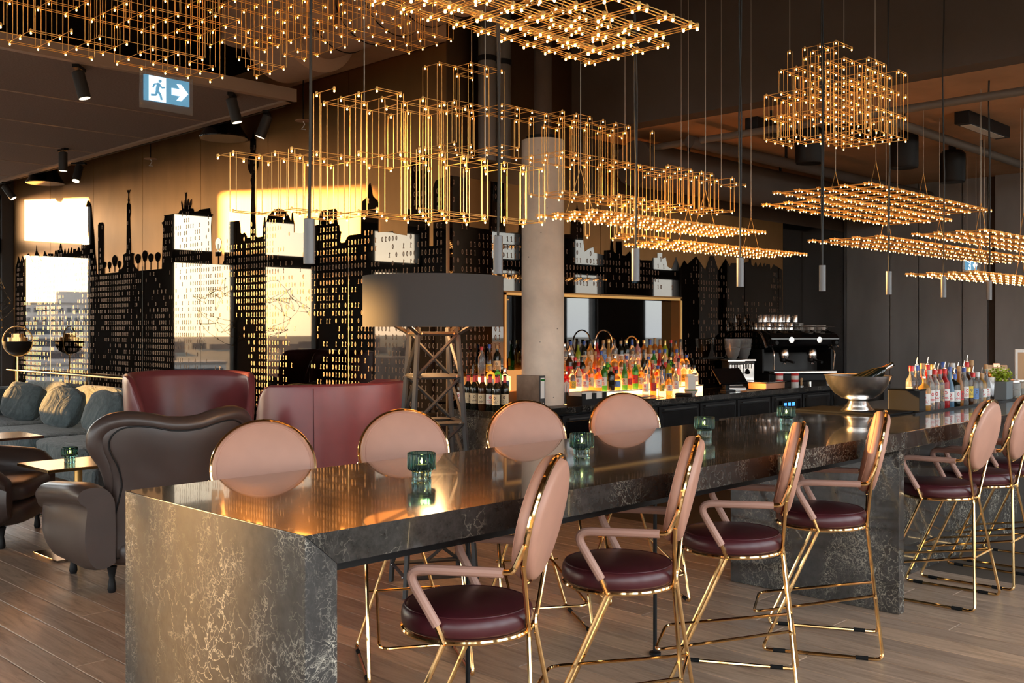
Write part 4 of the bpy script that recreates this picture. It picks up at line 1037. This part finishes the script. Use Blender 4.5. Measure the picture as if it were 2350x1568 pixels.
# ------------------------------------------------------------------ bottles
def fill(p, n=3):
    return p
BOT = {  # profile (radius, height): body up to the neck; cap start, label span
    'wine':   ([(.036,0),(.0385,.004),(.0385,.185),(.036,.205),(.022,.232),(.0145,.248),(.0140,.30),(.016,.302),(.016,.312),(0,.312)], (.0155,.245,.313), (.0388,.055,.145)),
    'tall':   ([(.034,0),(.036,.004),(.036,.19),(.033,.205),(.016,.232),(.0135,.25),(.0135,.29),(0,.29)], (.0165,.262,.298), (.0363,.06,.15)),
    'square': ([(.040,0),(.043,.005),(.043,.165),(.038,.18),(.017,.198),(.015,.21),(.015,.24),(0,.24)], (.0185,.215,.252), (.0433,.045,.13)),
    'squat':  ([(.046,0),(.050,.006),(.052,.07),(.050,.125),(.034,.155),(.017,.172),(.016,.21),(0,.21)], (.021,.188,.226), (.0523,.04,.105)),
    'long':   ([(.031,0),(.033,.004),(.034,.14),(.028,.18),(.0155,.215),(.0135,.30),(0,.30)], (.0155,.272,.31), (.0343,.05,.12)),
    'flask':  ([(.030,0),(.034,.004),(.038,.09),(.040,.15),(.030,.175),(.016,.19),(.0145,.225),(0,.225)], (.018,.205,.238), (.0395,.05,.12)),
}
bme = {}
def bottle(kind, glass, cap, lab, loc, label, group, pourer=False, sc=1.0):
    prof, (cr, c0, c1), (lr, l0, l1) = BOT[kind]
    def me(key, f):
        if key not in bme: bme[key] = f()
        return bme[key]
    o = link('bottle', me((kind, glass), lambda: MB().lathe(prof, 18).mesh('bottle', M[glass], True, 40)), None, loc, random.uniform(-.5, .5) - .8)
    o.scale = (sc,)*3
    tag(o, label, 'bottle', group)
    if cap: link('cap', me((kind, 'cap', cap), lambda: MB().lathe([(cr,c0),(cr,c1-.003),(cr-.002,c1),(0,c1)], 14).mesh('cap', M[cap], True, 40)), o)
    if lab:
        def lm():
            mb = MB(); n = 14; vs = []
            for k in range(n+1):
                a = -PI/2 - 1.25 + 2.5*k/n
                for z in (l0, l1): vs.append((lr*math.cos(a), lr*math.sin(a), z))
            mb.add(vs, [(2*k, 2*k+2, 2*k+3, 2*k+1) for k in range(n)]); return mb.mesh('label', M[lab], True, 60)
        lo_ = link('label', me((kind, 'lab', lab), lm), o)
        def em():
            mb = MB(); a0 = -PI/2; zc = l0+(l1-l0)*.66; rr = lr+.0006
            for k in range(10):
                t0 = 2*PI*k/10; t1 = 2*PI*(k+1)/10
                P = lambda q, t: (rr*math.cos(a0+q*math.cos(t)/rr*.011), rr*math.sin(a0+q*math.cos(t)/rr*.011), zc+q*.013*math.sin(t))
                mb.add([P(.55, t0), P(1, t0), P(1, t1), P(.55, t1)], [(0,1,2,3)])
            for j, w in enumerate((.7, .5, .6)):
                z = l0+(l1-l0)*(.36-.11*j)
                mb.add([(rr*math.cos(a0+s), rr*math.sin(a0+s), zz) for s, zz in ((-w, z), (-w/3, z), (w/3, z), (w, z), (w, z+.004), (w/3, z+.004), (-w/3, z+.004), (-w, z+.004))], [(0,1,6,7),(1,2,5,6),(2,3,4,5)])
            return mb.mesh('print', M['red_label'] if lab in ('white_label', 'paper') else M['brown'], False)
        link('print', me((kind, 'prn', lab), em), lo_)
    if pourer:
        h = prof[-1][1]
        link('pourer', me((kind, 'pour'), lambda: MB().lathe([(.012,h-.002),(.012,h+.014),(.006,h+.018)], 10).tube([(0,0,h+.015),(0,0,h+.035),(.006,-.003,h+.062)], .0042, 6).mesh('pourer', M['silver_cap'], True, 40)), o)
    return o
GN = {'g_clear': 'clear', 'g_amber': 'amber', 'g_whisky': 'golden', 'g_green': 'green', 'g_lime': 'lime', 'g_dark': 'black', 'g_red': 'red', 'g_pink': 'rose', 'g_blue': 'blue', 'g_brown': 'brown'}
KN = {'wine': 'wine', 'tall': 'tall', 'square': 'straight-sided', 'squat': 'squat', 'long': 'long-necked', 'flask': 'bulbous'}
def bname(kind, g, cap, lab, where):
    c = cap.replace('_cap', '').replace('_foil', '') if cap else 'no'
    l = lab.replace('_label', '') + ' label' if lab else 'no label'
    return '%s %s bottle, %s cap, %s, %s' % (KN[kind], GN[g], c, l, where)
kinds = ['tall', 'square', 'squat', 'long', 'flask', 'tall', 'square']
gl = ['g_whisky', 'g_amber', 'g_clear', 'g_whisky', 'g_clear', 'g_clear', 'g_green', 'g_whisky', 'g_amber', 'g_dark', 'g_red', 'g_lime', 'g_clear', 'g_brown', 'g_clear', 'g_whisky', 'g_pink', 'g_green']
cp = ['cork_cap', 'black_cap', 'silver_cap', 'red_cap', 'gold_cap', 'black_cap', 'blue_cap', 'cork_cap']
lb = ['cream_label', 'white_label', 'white_label', 'red_label', None, 'yellow_label', 'white_label', 'blue_label', 'cream_label']
# lit stepped shelf in the niche
sh = thing('lit_bottle_shelf', 'stepped bottle shelf glowing orange in front of the bar mirror', 'shelf', (0, 0, 0))
steps = [(6.80, 6.90, ZB+.085), (6.90, 7.00, ZB+.20), (7.00, 7.11, ZB+.31)]
for (y0, y1, h) in steps:
    st = obj('step', MB().box(7.45, 10.15, y0, y1-.001, ZB+.001, ZB+h-ZB), M['glow'], sh, False)
    obj('step_edge', MB().box(7.44, 10.16, y0-.004, y0, h-.012, h+.003), M['steel_rough'], st, False)
rb = random.Random(3)
seen = {}
def add_row(x0, x1, y, z, where, pitch=.088, ks=kinds):
    x = x0
    while x < x1:
        k = rb.choice(ks); g = rb.choice(gl); c = rb.choice(cp); l = rb.choice(lb)
        bottle(k, g, c, l, (x, y + rb.uniform(-.008, .008), z), bname(k, g, c, l, where), 'bottles ' + where, sc=rb.uniform(.97, 1.06))
        x += pitch + .010 + .018*(k == 'squat') + rb.uniform(0, .012)
add_row(7.66, 10.12, 7.055, steps[2][2]+.0005, 'on the top lit step', ks=['tall', 'long', 'wine', 'tall'])
add_row(7.60, 10.12, 6.950, steps[1][2]+.0005, 'on the middle lit step')
add_row(7.56, 10.12, 6.848, steps[0][2]+.0005, 'on the lowest lit step')
add_row(8.95, 9.62, 6.735, ZB+.0005, 'on the counter before the lit steps', pitch=.125)
ls = thing('bottle_riser', 'dark bottle riser at the brass corner behind the red wine bottles', 'shelf', (0, 0, 0))
obj('upper_step', MB().box(6.74, 7.14, 7.02, 7.135, ZB+.001, ZB+.28), M['glow'], ls, False)
obj('lower_step', MB().box(6.74, 7.14, 6.89, 7.018, ZB+.001, ZB+.14), M['wood'], ls, False)
add_row(6.80, 7.10, 7.078, ZB+.2805, 'on the tall riser by the brass corner', ks=['tall', 'long', 'tall'])
add_row(6.80, 7.10, 6.953, ZB+.1405, 'on the low riser by the brass corner')
for i in range(12):
    bottle('wine', 'g_dark' if i % 3 else 'g_brown', 'red_cap', 'cream_label' if i % 4 else 'white_label', (6.515 + .105*(i // 6) + .008*math.sin(i*2.1), 7.065 - .098*(i % 6), ZB+.0005),
           'dark wine bottle with red foil and %s label in the cluster by the column' % ('cream' if i % 4 else 'white'), 'red wine bottles beside the concrete column', sc=1.04)
# bar front bottles with pourers
fb = [('square','g_whisky',None,'white_label'),('tall','g_clear','white_cap','white_label'),('tall','g_clear','red_cap','white_label'),('tall','g_clear','red_cap',None),('tall','g_red','red_cap','white_label'),('long','g_blue','blue_cap','white_label'),('square','g_dark','blue_cap','white_label'),('long','g_amber','cork_cap','red_label'),('tall','g_clear','blue_cap','white_label'),('tall','g_brown','gold_cap','yellow_label'),('square','g_clear','red_cap','blue_label'),('square','g_clear','white_cap',None),('flask','g_whisky','cork_cap','white_label'),('long','g_clear','cork_cap','white_label')]
for i, (k, g, c, l) in enumerate(fb):
    bottle(k, g, c, l, (7.395 + .094*i, 3.045, TH+.0005), bname(k, g, c, l, 'in the front row on the bar rail'), 'front row of bottles on the bar', i % 2 == 0 or c is None, sc=1.0)
for i in range(13):
    k, g, c, l = fb[(i*5+3) % 14]
    bottle(k, g, c, l, (7.43 + .098*i, 3.155, TH+.0005), bname(k, g, c, l, 'in the rear row on the bar'), 'rear row of bottles on the bar', i % 2 == 1 or c is None, sc=1.1)

# ------------------------------------------------------------------ bar objects
t = thing('champagne_bowl', 'large polished steel champagne bowl on a flared foot', 'bowl', (6.93, 3.33, TH+.0145))
obj('bowl', MB().lathe([(.06,.082),(.11,.092),(.165,.13),(.205,.19),(.228,.252),(.236,.256),(.224,.252),(.198,.19),(.155,.135),(.10,.10),(0,.09)], 48), M['steel_bowl'], t)
obj('foot', MB().lathe([(.112,0),(.115,.006),(.108,.016),(.092,.028),(.088,.036),(.072,.055),(.064,.072),(.072,.086)], 40), M['steel'], t)
for (k, ti, cap, lbl) in ((-1, 60, 'silver_cap', 'dark champagne bottle with silver foil leaning in the steel bowl'), (0, 64, 'orange_foil', 'dark champagne bottle with orange foil leaning in the steel bowl'), (1, 70, 'cork_cap', 'dark bottle with tan foil lying in the steel bowl')):
    b_ = bottle('wine', 'g_dark', cap, None, (0, 0, 0), lbl, 'bottles in the champagne bowl')
    b_.matrix_world = Matrix.Translation((6.89 + k*.055, 3.36 + k*.066, TH+.20+.004*k)) @ Matrix.Rotation(math.radians(-40), 4, 'Z') @ Matrix.Rotation(math.radians(ti), 4, 'Y')
t = thing('black_box', 'black square napkin box between the steel bowl and the bottles', 'box', (7.285, 3.14, TH+.0005))
obj('body', MB().box(-.055,.055,-.13,.10,0,.165), M['black'], t, False, .004); obj('rim', MB().box(-.057,.057,-.132,.102,.155,.167), M['blackgloss'], t, False)
t = thing('shaker_tin', 'tall polished steel shaker tin beside the potted herb', 'shaker', (8.77, 3.08, TH+.0005))
obj('tin', MB().lathe([(.040,0),(.043,.004),(.056,.20),(.058,.202),(.054,.20),(.041,.01),(0,.008)], 32), M['steel'], t)
obj('peel', MB().ball((.005, 0, .215), .03, 10, 6, 1, (1.2,.8,.8)), M['orange_foil'], t)
t = thing('potted_herb', 'bright green herb in a small square grey pot', 'plant', (9.05, 3.08, TH+.0005))
obj('pot', MB().box(-.075,.075,-.075,.075,0,.155), M['pot'], t, False, .004)
lf = MB(); r = random.Random(4)
for k in range(420):
    p = Vector((r.gauss(0,.045), r.gauss(0,.045), .155+abs(r.gauss(.045,.03)))); q = Vector((r.uniform(-1,1), r.uniform(-1,1), r.uniform(.1,1))).normalized()*.02
    s_ = q.cross(Vector((r.uniform(-1,1), r.uniform(-1,1), r.uniform(-1,1)))).normalized()*.010
    lf.add([p, p+q*.5+s_, p+q, p+q*.5-s_], [(0,1,2,3)])
obj('foliage', lf, M['leaf'], t, False)['kind'] = 'stuff'
st_ = MB()
for k in range(14):
    a = k*2.4; st_.tube([(0,0,.14), (.03*math.cos(a), .03*math.sin(a), .2)], .0015, 4)
obj('stems', st_, M['leaf'], t)
def jar(x, y, h, r_, fillm, lbl, z=TH+.0005, lidm='silver_cap'):
    t = thing('glass_jar', lbl, 'jar', (x, y, z))
    obj('jar', MB().lathe([(r_*.95,0),(r_,.004),(r_,h*.82),(r_*.9,h*.86),(r_*.88,h*.84),(r_*.9,h*.8),(r_*.9,.01),(0,.008)], 24), M['g_clear'], t)
    obj('contents', MB().lathe([(0,.012),(r_*.85,.012),(r_*.85,h*.45),(0,h*.5)], 20), fillm, t)
    obj('lid', MB().lathe([(r_*.95,h*.87),(r_*.95,h*.97),(.01,h),(0,h)], 24), M[lidm], t)
jar(9.42, 3.10, .15, .062, M['wood'], 'glass jar of brown garnish with silver lid beside the herb')
jar(9.66, 3.14, .15, .062, M['cream_label'], 'glass jar of pale garnish beside the pepper mill')
t = thing('pepper_mill', 'clear turned pepper mill among the bar jars', 'mill', (9.60, 3.02, TH+.0005))
obj('body', MB().lathe([(.03,0),(.032,.01),(.022,.05),(.026,.09),(.02,.13),(.03,.17),(.031,.19),(.012,.2),(.014,.215),(0,.222)], 24), M['g_clear'], t); obj('spindle', MB().lathe([(.004,.01),(.004,.18)], 8), M['steel'], t)
t = thing('menu_board', 'pale wooden menu clipboard standing behind the jars', 'clipboard', (9.75, 3.34, TH+.0005), math.radians(-50))
obj('board', MB().box(-.10,.10,-.006,.006,0,.27).rot(Matrix.Rotation(math.radians(-10),4,'X')), M['wood'], t, False, .004); obj('paper', MB().box(-.085,.085,-.0075,-.0062,.02,.235).rot(Matrix.Rotation(math.radians(-10),4,'X')), M['cream_label'], t, False); obj('clip', MB().box(-.03,.03,-.014,.006,.245,.285).rot(Matrix.Rotation(math.radians(-10),4,'X')), M['copper'], t, False, .003)
t = thing('menu_card_stand', 'white framed card standing on the bar beyond the clipboard', 'sign', (10.5, 3.30, TH+.0005), math.radians(-55))
obj('frame', MB().box(-.14,.14,-.01,.01,0,.40), M['white'], t, False, .006); obj('card', MB().box(-.115,.115,-.0115,-.0102,.03,.37), M['wood'], t, False)
# back bar: binder, napkins, straws, plates, tablet, phone, trays, grinder, coffee machine
t = thing('ring_binder', 'dark grey ring binder with white spine label by the concrete column', 'binder', (6.955, 6.425, ZB+.0005), math.radians(-90))
obj('cover', MB().box(-.30,.0,-.036,.036,0,.31), mottled('cardboard_marbled', (.33,.24,.18), 6, .8, .3), t, False, .003)
obj('spine', MB().box(0,.004,-.038,.038,0,.312), M['darkgrey'], t, False); obj('spine_label', MB().box(.0042,.005,-.026,.026,.10,.292), M['white_label'], t, False)
obj('label_band', MB().box(.0052,.006,-.026,.026,.262,.28), M['g_green'], t, False)
obj('finger_ring', MB().tube([(.006,.014*math.cos(a),.055+.017*math.sin(a)) for a in [2*PI*k/20 for k in range(20)]], .003, 6, True), M['steel'], t)
t = thing('napkin_caddy', 'black napkin and straw caddy filled with white napkins on the back bar', 'caddy', (7.72, 6.53, ZB+.0005), math.radians(0))
body = MB().box(-.19,.19,-.10,-.094,0,.06).box(-.19,.19,.094,.10,0,.12).box(-.19,.19,-.094,.094,0,.006)
for a, b_ in ((-.19,-.13),(-.03,.03),(.13,.19)): body.box(a,b_,-.10,-.094,.06,.115)
for x_ in (-.19, -.003, .184): body.box(x_, x_+.006, -.094, .094, .006, .09)
obj('holder', body, M['black'], t, False)
for i, x_ in enumerate((-.10, .09)): obj('napkin_stack', MB().box(x_-.075,x_+.08,-.088,.088,.007,.125), M['paper'], t, False, .002)
t = thing('straw_jar', 'clear jar packed with white drinking straws next to the column', 'jar', (7.56, 6.70, ZB+.0005))
obj('jar', MB().lathe([(.05,0),(.052,.12),(.049,.12),(.047,.005),(0,.004)], 24), M['g_clear'], t)
sw = MB(); r = random.Random(9)
for k in range(70):
    a = r.uniform(0,2*PI); q = math.sqrt(r.random())*.04; sw.tube([(q*math.cos(a), q*math.sin(a), .006), (q*math.cos(a)*1.6+r.uniform(-.01,.01), q*math.sin(a)*1.6+r.uniform(-.01,.01), .21+r.uniform(-.02,.02))], .003, 5)
obj('straws', sw, M['white'], t)['kind'] = 'stuff'
for (x_, y_, z_, rr, lbl) in ((8.70,6.57,0,.22,'lower brown-rimmed stoneware plate on the back bar'),(8.58,6.57,.024,.20,'upper brown-rimmed stoneware plate stacked on another')):
    t = thing('plate', lbl, 'plate', (x_, y_ , ZB+.0005+z_), group='stacked stoneware plates')
    obj('dish', MB().lathe([(0,0),(rr*.55,0),(rr*.95,.016),(rr*.97,.019)], 40), M['ceramic'], t); obj('glaze', MB().lathe([(0,.004),(rr*.5,.005),(rr*.93,.0195),(rr*.97,.0195)], 40, caps=False), M['brown'], t)
t = thing('tablet_till', 'black touchscreen till tilted on the back bar', 'till', (10.42, 6.60, ZB+.0005), math.radians(-25))
obj('stand', MB().box(-.07,.07,-.02,.10,0,.02).box(-.03,.03,.05,.07,.02,.17), M['black'], t, False, .003)
obj('screen_body', MB().box(-.19,.19,-.012,.012,-.13,.13).rot(Matrix.Translation((0,.0,.18)) @ Matrix.Rotation(math.radians(-48),4,'X')), M['blackgloss'], t, False, .006)
obj('screen', MB().box(-.175,.175,-.0135,-.0125,-.115,.115).rot(Matrix.Translation((0,.0,.18)) @ Matrix.Rotation(math.radians(-48),4,'X')), M['blackgloss'], t, False)
t = thing('card_reader', 'small dark card terminal lying near the plates', 'card reader', (9.42, 6.56, ZB+.0005), math.radians(20))
obj('body', MB().box(-.04,.04,-.09,.09,.0,.03).rot(Matrix.Rotation(math.radians(-0),4,'X')), M['black'], t, False, .008); obj('display', MB().box(-.03,.03,.01,.07,.0302,.032), M['pot'], t, False); obj('keypad', MB().box(-.03,.03,-.08,0,.0302,.033), M['cream_label'], t, False)
t = thing('box_of_tea', 'pale paper bag standing behind the card terminal', 'bag', (9.78, 6.72, ZB+.0005), math.radians(-15))
obj('bag', MB().box(-.055,.055,-.03,.03,0,.20), M['paper'], t, False, .004); obj('fold', MB().box(-.055,.055,-.012,.012,.20,.225), M['paper'], t, False)
t = thing('garnish_bowl', 'small pale ceramic bowl beside the card terminal', 'bowl', (9.62, 6.60, ZB+.0005))
obj('bowl', MB().lathe([(.04,0),(.07,.03),(.078,.06),(.074,.06),(.06,.03),(0,.012)], 28), M['ceramic'], t); obj('rim_band', MB().lathe([(.0785,.05),(.079,.06)], 28, caps=False), M['g_green'], t)
t = thing('steel_tray', 'deep stainless steel tray in front of the coffee machine', 'tray', (11.22, 6.58, ZB+.0005), math.radians(0))
obj('pan', MB().box(-.22,.22,-.13,.13,0,.085), M['copper'], t, False, .01); obj('rim', MB().box(-.235,.235,-.145,.145,.085,.093), M['steel'], t, False, .003)
t = thing('cutting_board', 'thin wooden board with scattered bar tools on the back bar', 'board', (10.55, 6.52, ZB+.0005))
t.location.x = 10.72; obj('board', MB().box(-.20,.22,-.09,.0,0,.012), M['wood'], t, False, .003); obj('spoon', MB().tube([(-.15,-.05,.017),(.18,-.04,.017)], .004, 6), M['steel'], t)
def grinder(x, y, lbl):
    t = thing('coffee_grinder', lbl, 'coffee grinder', (x, y, ZB+.0005), math.radians(-38), 'coffee grinders')
    obj('body', MB().box(-.10,.10,-.13,.13,0,.34), M['darkgrey'], t, False, .012); obj('front_plate', MB().box(-.085,.085,-.135,-.13,.04,.30), M['steel'], t, False, .003)
    for k in range(7): obj('grille_slat', MB().box(-.07+k*.02,-.06+k*.02,-.138,-.135,.24,.31), M['blackgloss'], t, False)
    obj('band', MB().box(-.112,.112,-.142,.142,.335,.36), M['steel'], t, False, .004); obj('foot_plate', MB().box(-.11,.11,-.19,.14,0,.018), M['steel'], t, False, .003)
    obj('hopper', MB().lathe([(.045,.36),(.075,.42),(.095,.50),(.102,.60),(.104,.62),(.098,.62),(.09,.50),(.04,.372)], 28), M['g_clear'], t)
    obj('beans', MB().lathe([(0,.375),(.038,.376),(.068,.42),(.087,.50),(0,.515)], 24), M['brown'], t)
    obj('chute', MB().tube([(0,-.13,.22),(0,-.17,.19)], .025, 12), M['blackgloss'], t)
grinder(11.02, 6.94, 'steel fronted coffee grinder with bean hopper nearest the bar mirror')
grinder(11.34, 6.98, 'coffee grinder with bean hopper close to the espresso machine')
m_ = thing('espresso_machine', 'black and chrome two-group espresso machine with cups on top', 'espresso machine', (12.2, 6.79, ZB+.0005), math.radians(-30))
m_.scale = (1.2, 1.2, 1.2)
W = .42
obj('base', MB().box(-W,W,-.26,.24,.05,.14), M['black'], m_, False, .015)
obj('drip_tray', MB().box(-W+.04,W-.04,-.30,-.04,.14,.165), M['steel'], m_, False, .004)
for k in range(4): obj('foot', MB().lathe([(.025,0),(.025,.05)], 14, ((-1,1)[k%2]*.34, (-.2,.18)[k//2], 0)), M['steel'], m_)
prof = [(-.30,.52),(-.25,.57),(-.10,.60),(.10,.60),(.22,.56),(.26,.46),(.24,.36),(.16,.34),(-.02,.36),(-.12,.42),(-.28,.44)]
obj('hood', MB().prism([(-W,y,z) for y,z in prof], (2*W,0,0)), M['blackgloss'], m_, False, .015)
for s in (-1,1):
    arc = [( s*(W+.012), .02+.26*math.cos(a), .33+.27*math.sin(a)) for a in [PI*(-.35)+PI*1.25*k/18 for k in range(19)]]
    obj('side_arch', MB().tube(arc, .016, 10), M['steel'], m_)
    obj('side_panel', MB().box(s*W-.012,s*W+.012,-.14,.22,.14,.40), M['black'], m_, False, .006)
obj('back_panel', MB().box(-W+.02,W-.02,.12,.2,.14,.40), M['darkgrey'], m_, False)
for gx in (-.17, .17):
    g_ = obj('group_head', MB().lathe([(.05,.30),(.055,.32),(.055,.36),(.04,.40)], 24, (gx,-.14,0)), M['steel'], m_)
    obj('portafilter', MB().lathe([(.03,.255),(.045,.27),(.045,.30)], 20, (gx,-.14,0)).tube([(gx,-.18,.285),(gx,-.34,.26)], .014, 10), M['black'], g_)
    obj('spout', MB().tube([(gx,-.14,.26),(gx-.015,-.15,.235)], .007, 8).tube([(gx,-.14,.26),(gx+.015,-.15,.235)], .007, 8), M['steel'], g_)
    obj('gauge', MB().lathe([(.032,0),(.032,.012),(0,.014)], 20).rot(Matrix.Translation((gx,-.285,.50)) @ Matrix.Rotation(PI/2,4,'X')), M['steel'], m_)
for s in (-1,1):
    obj('steam_wand', MB().tube(fillet([(s*.36,-.22,.43),(s*.37,-.28,.36),(s*.36,-.26,.18)], .04, 5), .007, 8), M['steel'], m_)
    obj('steam_knob', MB().lathe([(.025,0),(.028,.02),(.02,.04),(0,.042)], 16).rot(Matrix.Translation((s*.36,-.285,.47)) @ Matrix.Rotation(PI/2,4,'X')), M['black'], m_)
obj('cup_rail', MB().tube([(-W,-.2,.645),(W,-.2,.645),(W,.16,.645),(-W,.16,.645)], .006, 8, True), M['steel'], m_)
# cups on the machine (each its own thing)
cup_me = MB().lathe([(.022,0),(.03,.01),(.034,.055),(.0355,.062),(.032,.06),(.026,.012),(0,.010)], 18).mesh('espresso_cup', M['ceramic'], True, 40)
gl_me = MB().lathe([(.028,0),(.030,.002),(.034,.09),(.032,.09),(.028,.006),(0,.006)], 16).mesh('glass_tumbler', M['g_clear'], True, 40)
rim_me = MB().tube([(.033*math.cos(a), .033*math.sin(a), .09) for a in [2*PI*k/20 for k in range(20)]], .0012, 5, True).mesh('rim', M['g_clear'])
stl_me = MB().lathe([(.03,0),(.034,.004),(.034,.085),(.03,.095),(.032,.10),(.029,.10),(.029,.006),(0,.005)], 18).mesh('milk_jug', M['steel'], True, 40)
hn_me = MB().tube([(.031,0,.048),(.05,0,.045),(.052,0,.025),(.03,0,.018)], .004, 6).mesh('handle', M['ceramic'], True)
hs_me = MB().tube([(.033,0,.08),(.06,0,.07),(.058,0,.03),(.034,0,.02)], .004, 6).mesh('handle', M['steel'], True)
Mm = Matrix.Translation(m_.location) @ Matrix.Rotation(math.radians(-30), 4, 'Z') @ Matrix.Diagonal((1.2,1.2,1.2,1))
r = random.Random(2)
for i in range(6):
    for j in range(4):
        p = Mm @ Vector((-.36+i*.135+r.uniform(-.008,.008), -.13+j*.085, .6065))
        kind = 'steel' if i < 3 else ('glass' if i == 3 else 'cup')
        if kind == 'cup': o = link('espresso_cup', cup_me, None, p, r.uniform(0,6)); link('handle', hn_me, o); tag(o, 'pale ceramic espresso cup on top of the coffee machine', 'cup', 'cups on the espresso machine')
        elif kind == 'glass': o = link('glass_tumbler', gl_me, None, p); tag(o, 'clear glass tumbler on top of the coffee machine', 'glass', 'glasses on the espresso machine'); link('rim', rim_me, o)
        else: o = link('milk_jug', stl_me, None, p, r.uniform(0,6)); link('handle', hs_me, o); tag(o, 'polished steel milk jug on top of the coffee machine', 'jug', 'steel jugs on the espresso machine')
for i in range(9):
    p = Mm @ Vector((-.352+(i % 5)*.094, -.045+.094*(i // 5), .6065+.0845)); o = link('milk_jug', stl_me, None, p, r.uniform(0,6)); link('handle', hs_me, o); tag(o, 'polished steel milk jug stacked on other jugs above the coffee machine', 'jug', 'stacked steel jugs')
for (x_, y_, lbl) in ((11.60, 6.62, 'white can with red lid beside the coffee grinder'), (11.72, 6.47, 'white can with red lid before the espresso machine')):
    t = thing('can', lbl, 'can', (x_, y_, ZB+.0005)); obj('tin', MB().lathe([(.045,0),(.046,.003),(.046,.15),(.044,.153),(0,.153)], 24), M['white'], t); obj('lid', MB().lathe([(.048,.15),(.048,.178),(.045,.18),(0,.18)], 24), M['red_label'], t); obj('band', MB().lathe([(.0465,.07),(.0465,.10)], 24, caps=False), M['red_cap'], t)
t = thing('tamper', 'pale wooden handled coffee tamper on the back bar', 'tamper', (11.84, 6.445, ZB+.0005))
obj('foot', MB().lathe([(.029,0),(.029,.02),(.012,.03)], 20), M['steel'], t); obj('handle', MB().lathe([(.012,.03),(.016,.05),(.012,.07),(.02,.09),(.022,.105),(.012,.118),(0,.12)], 20), M['wood'], t)
for (x_, r_, lbl, mm) in ((8.72, .155, 'chrome hoop standing among the bottles by the mirror', 'steel'), (9.22, .12, 'brass hoop standing among the bottles by the mirror', 'brassrod')):
    t = thing('decorative_hoop', lbl, 'hoop', (x_, 7.135, steps[2][2]+.0005)); y_ = -.004
    obj('hoop', MB().tube([(r_*math.cos(a), y_, .01+r_+.10+r_*math.sin(a)) for a in [2*PI*k/40 for k in range(40)]], .008, 8, True), M[mm], t); obj('stand', MB().box(-.03,.03,-.008,.002,0,.115), M[mm], t, False)
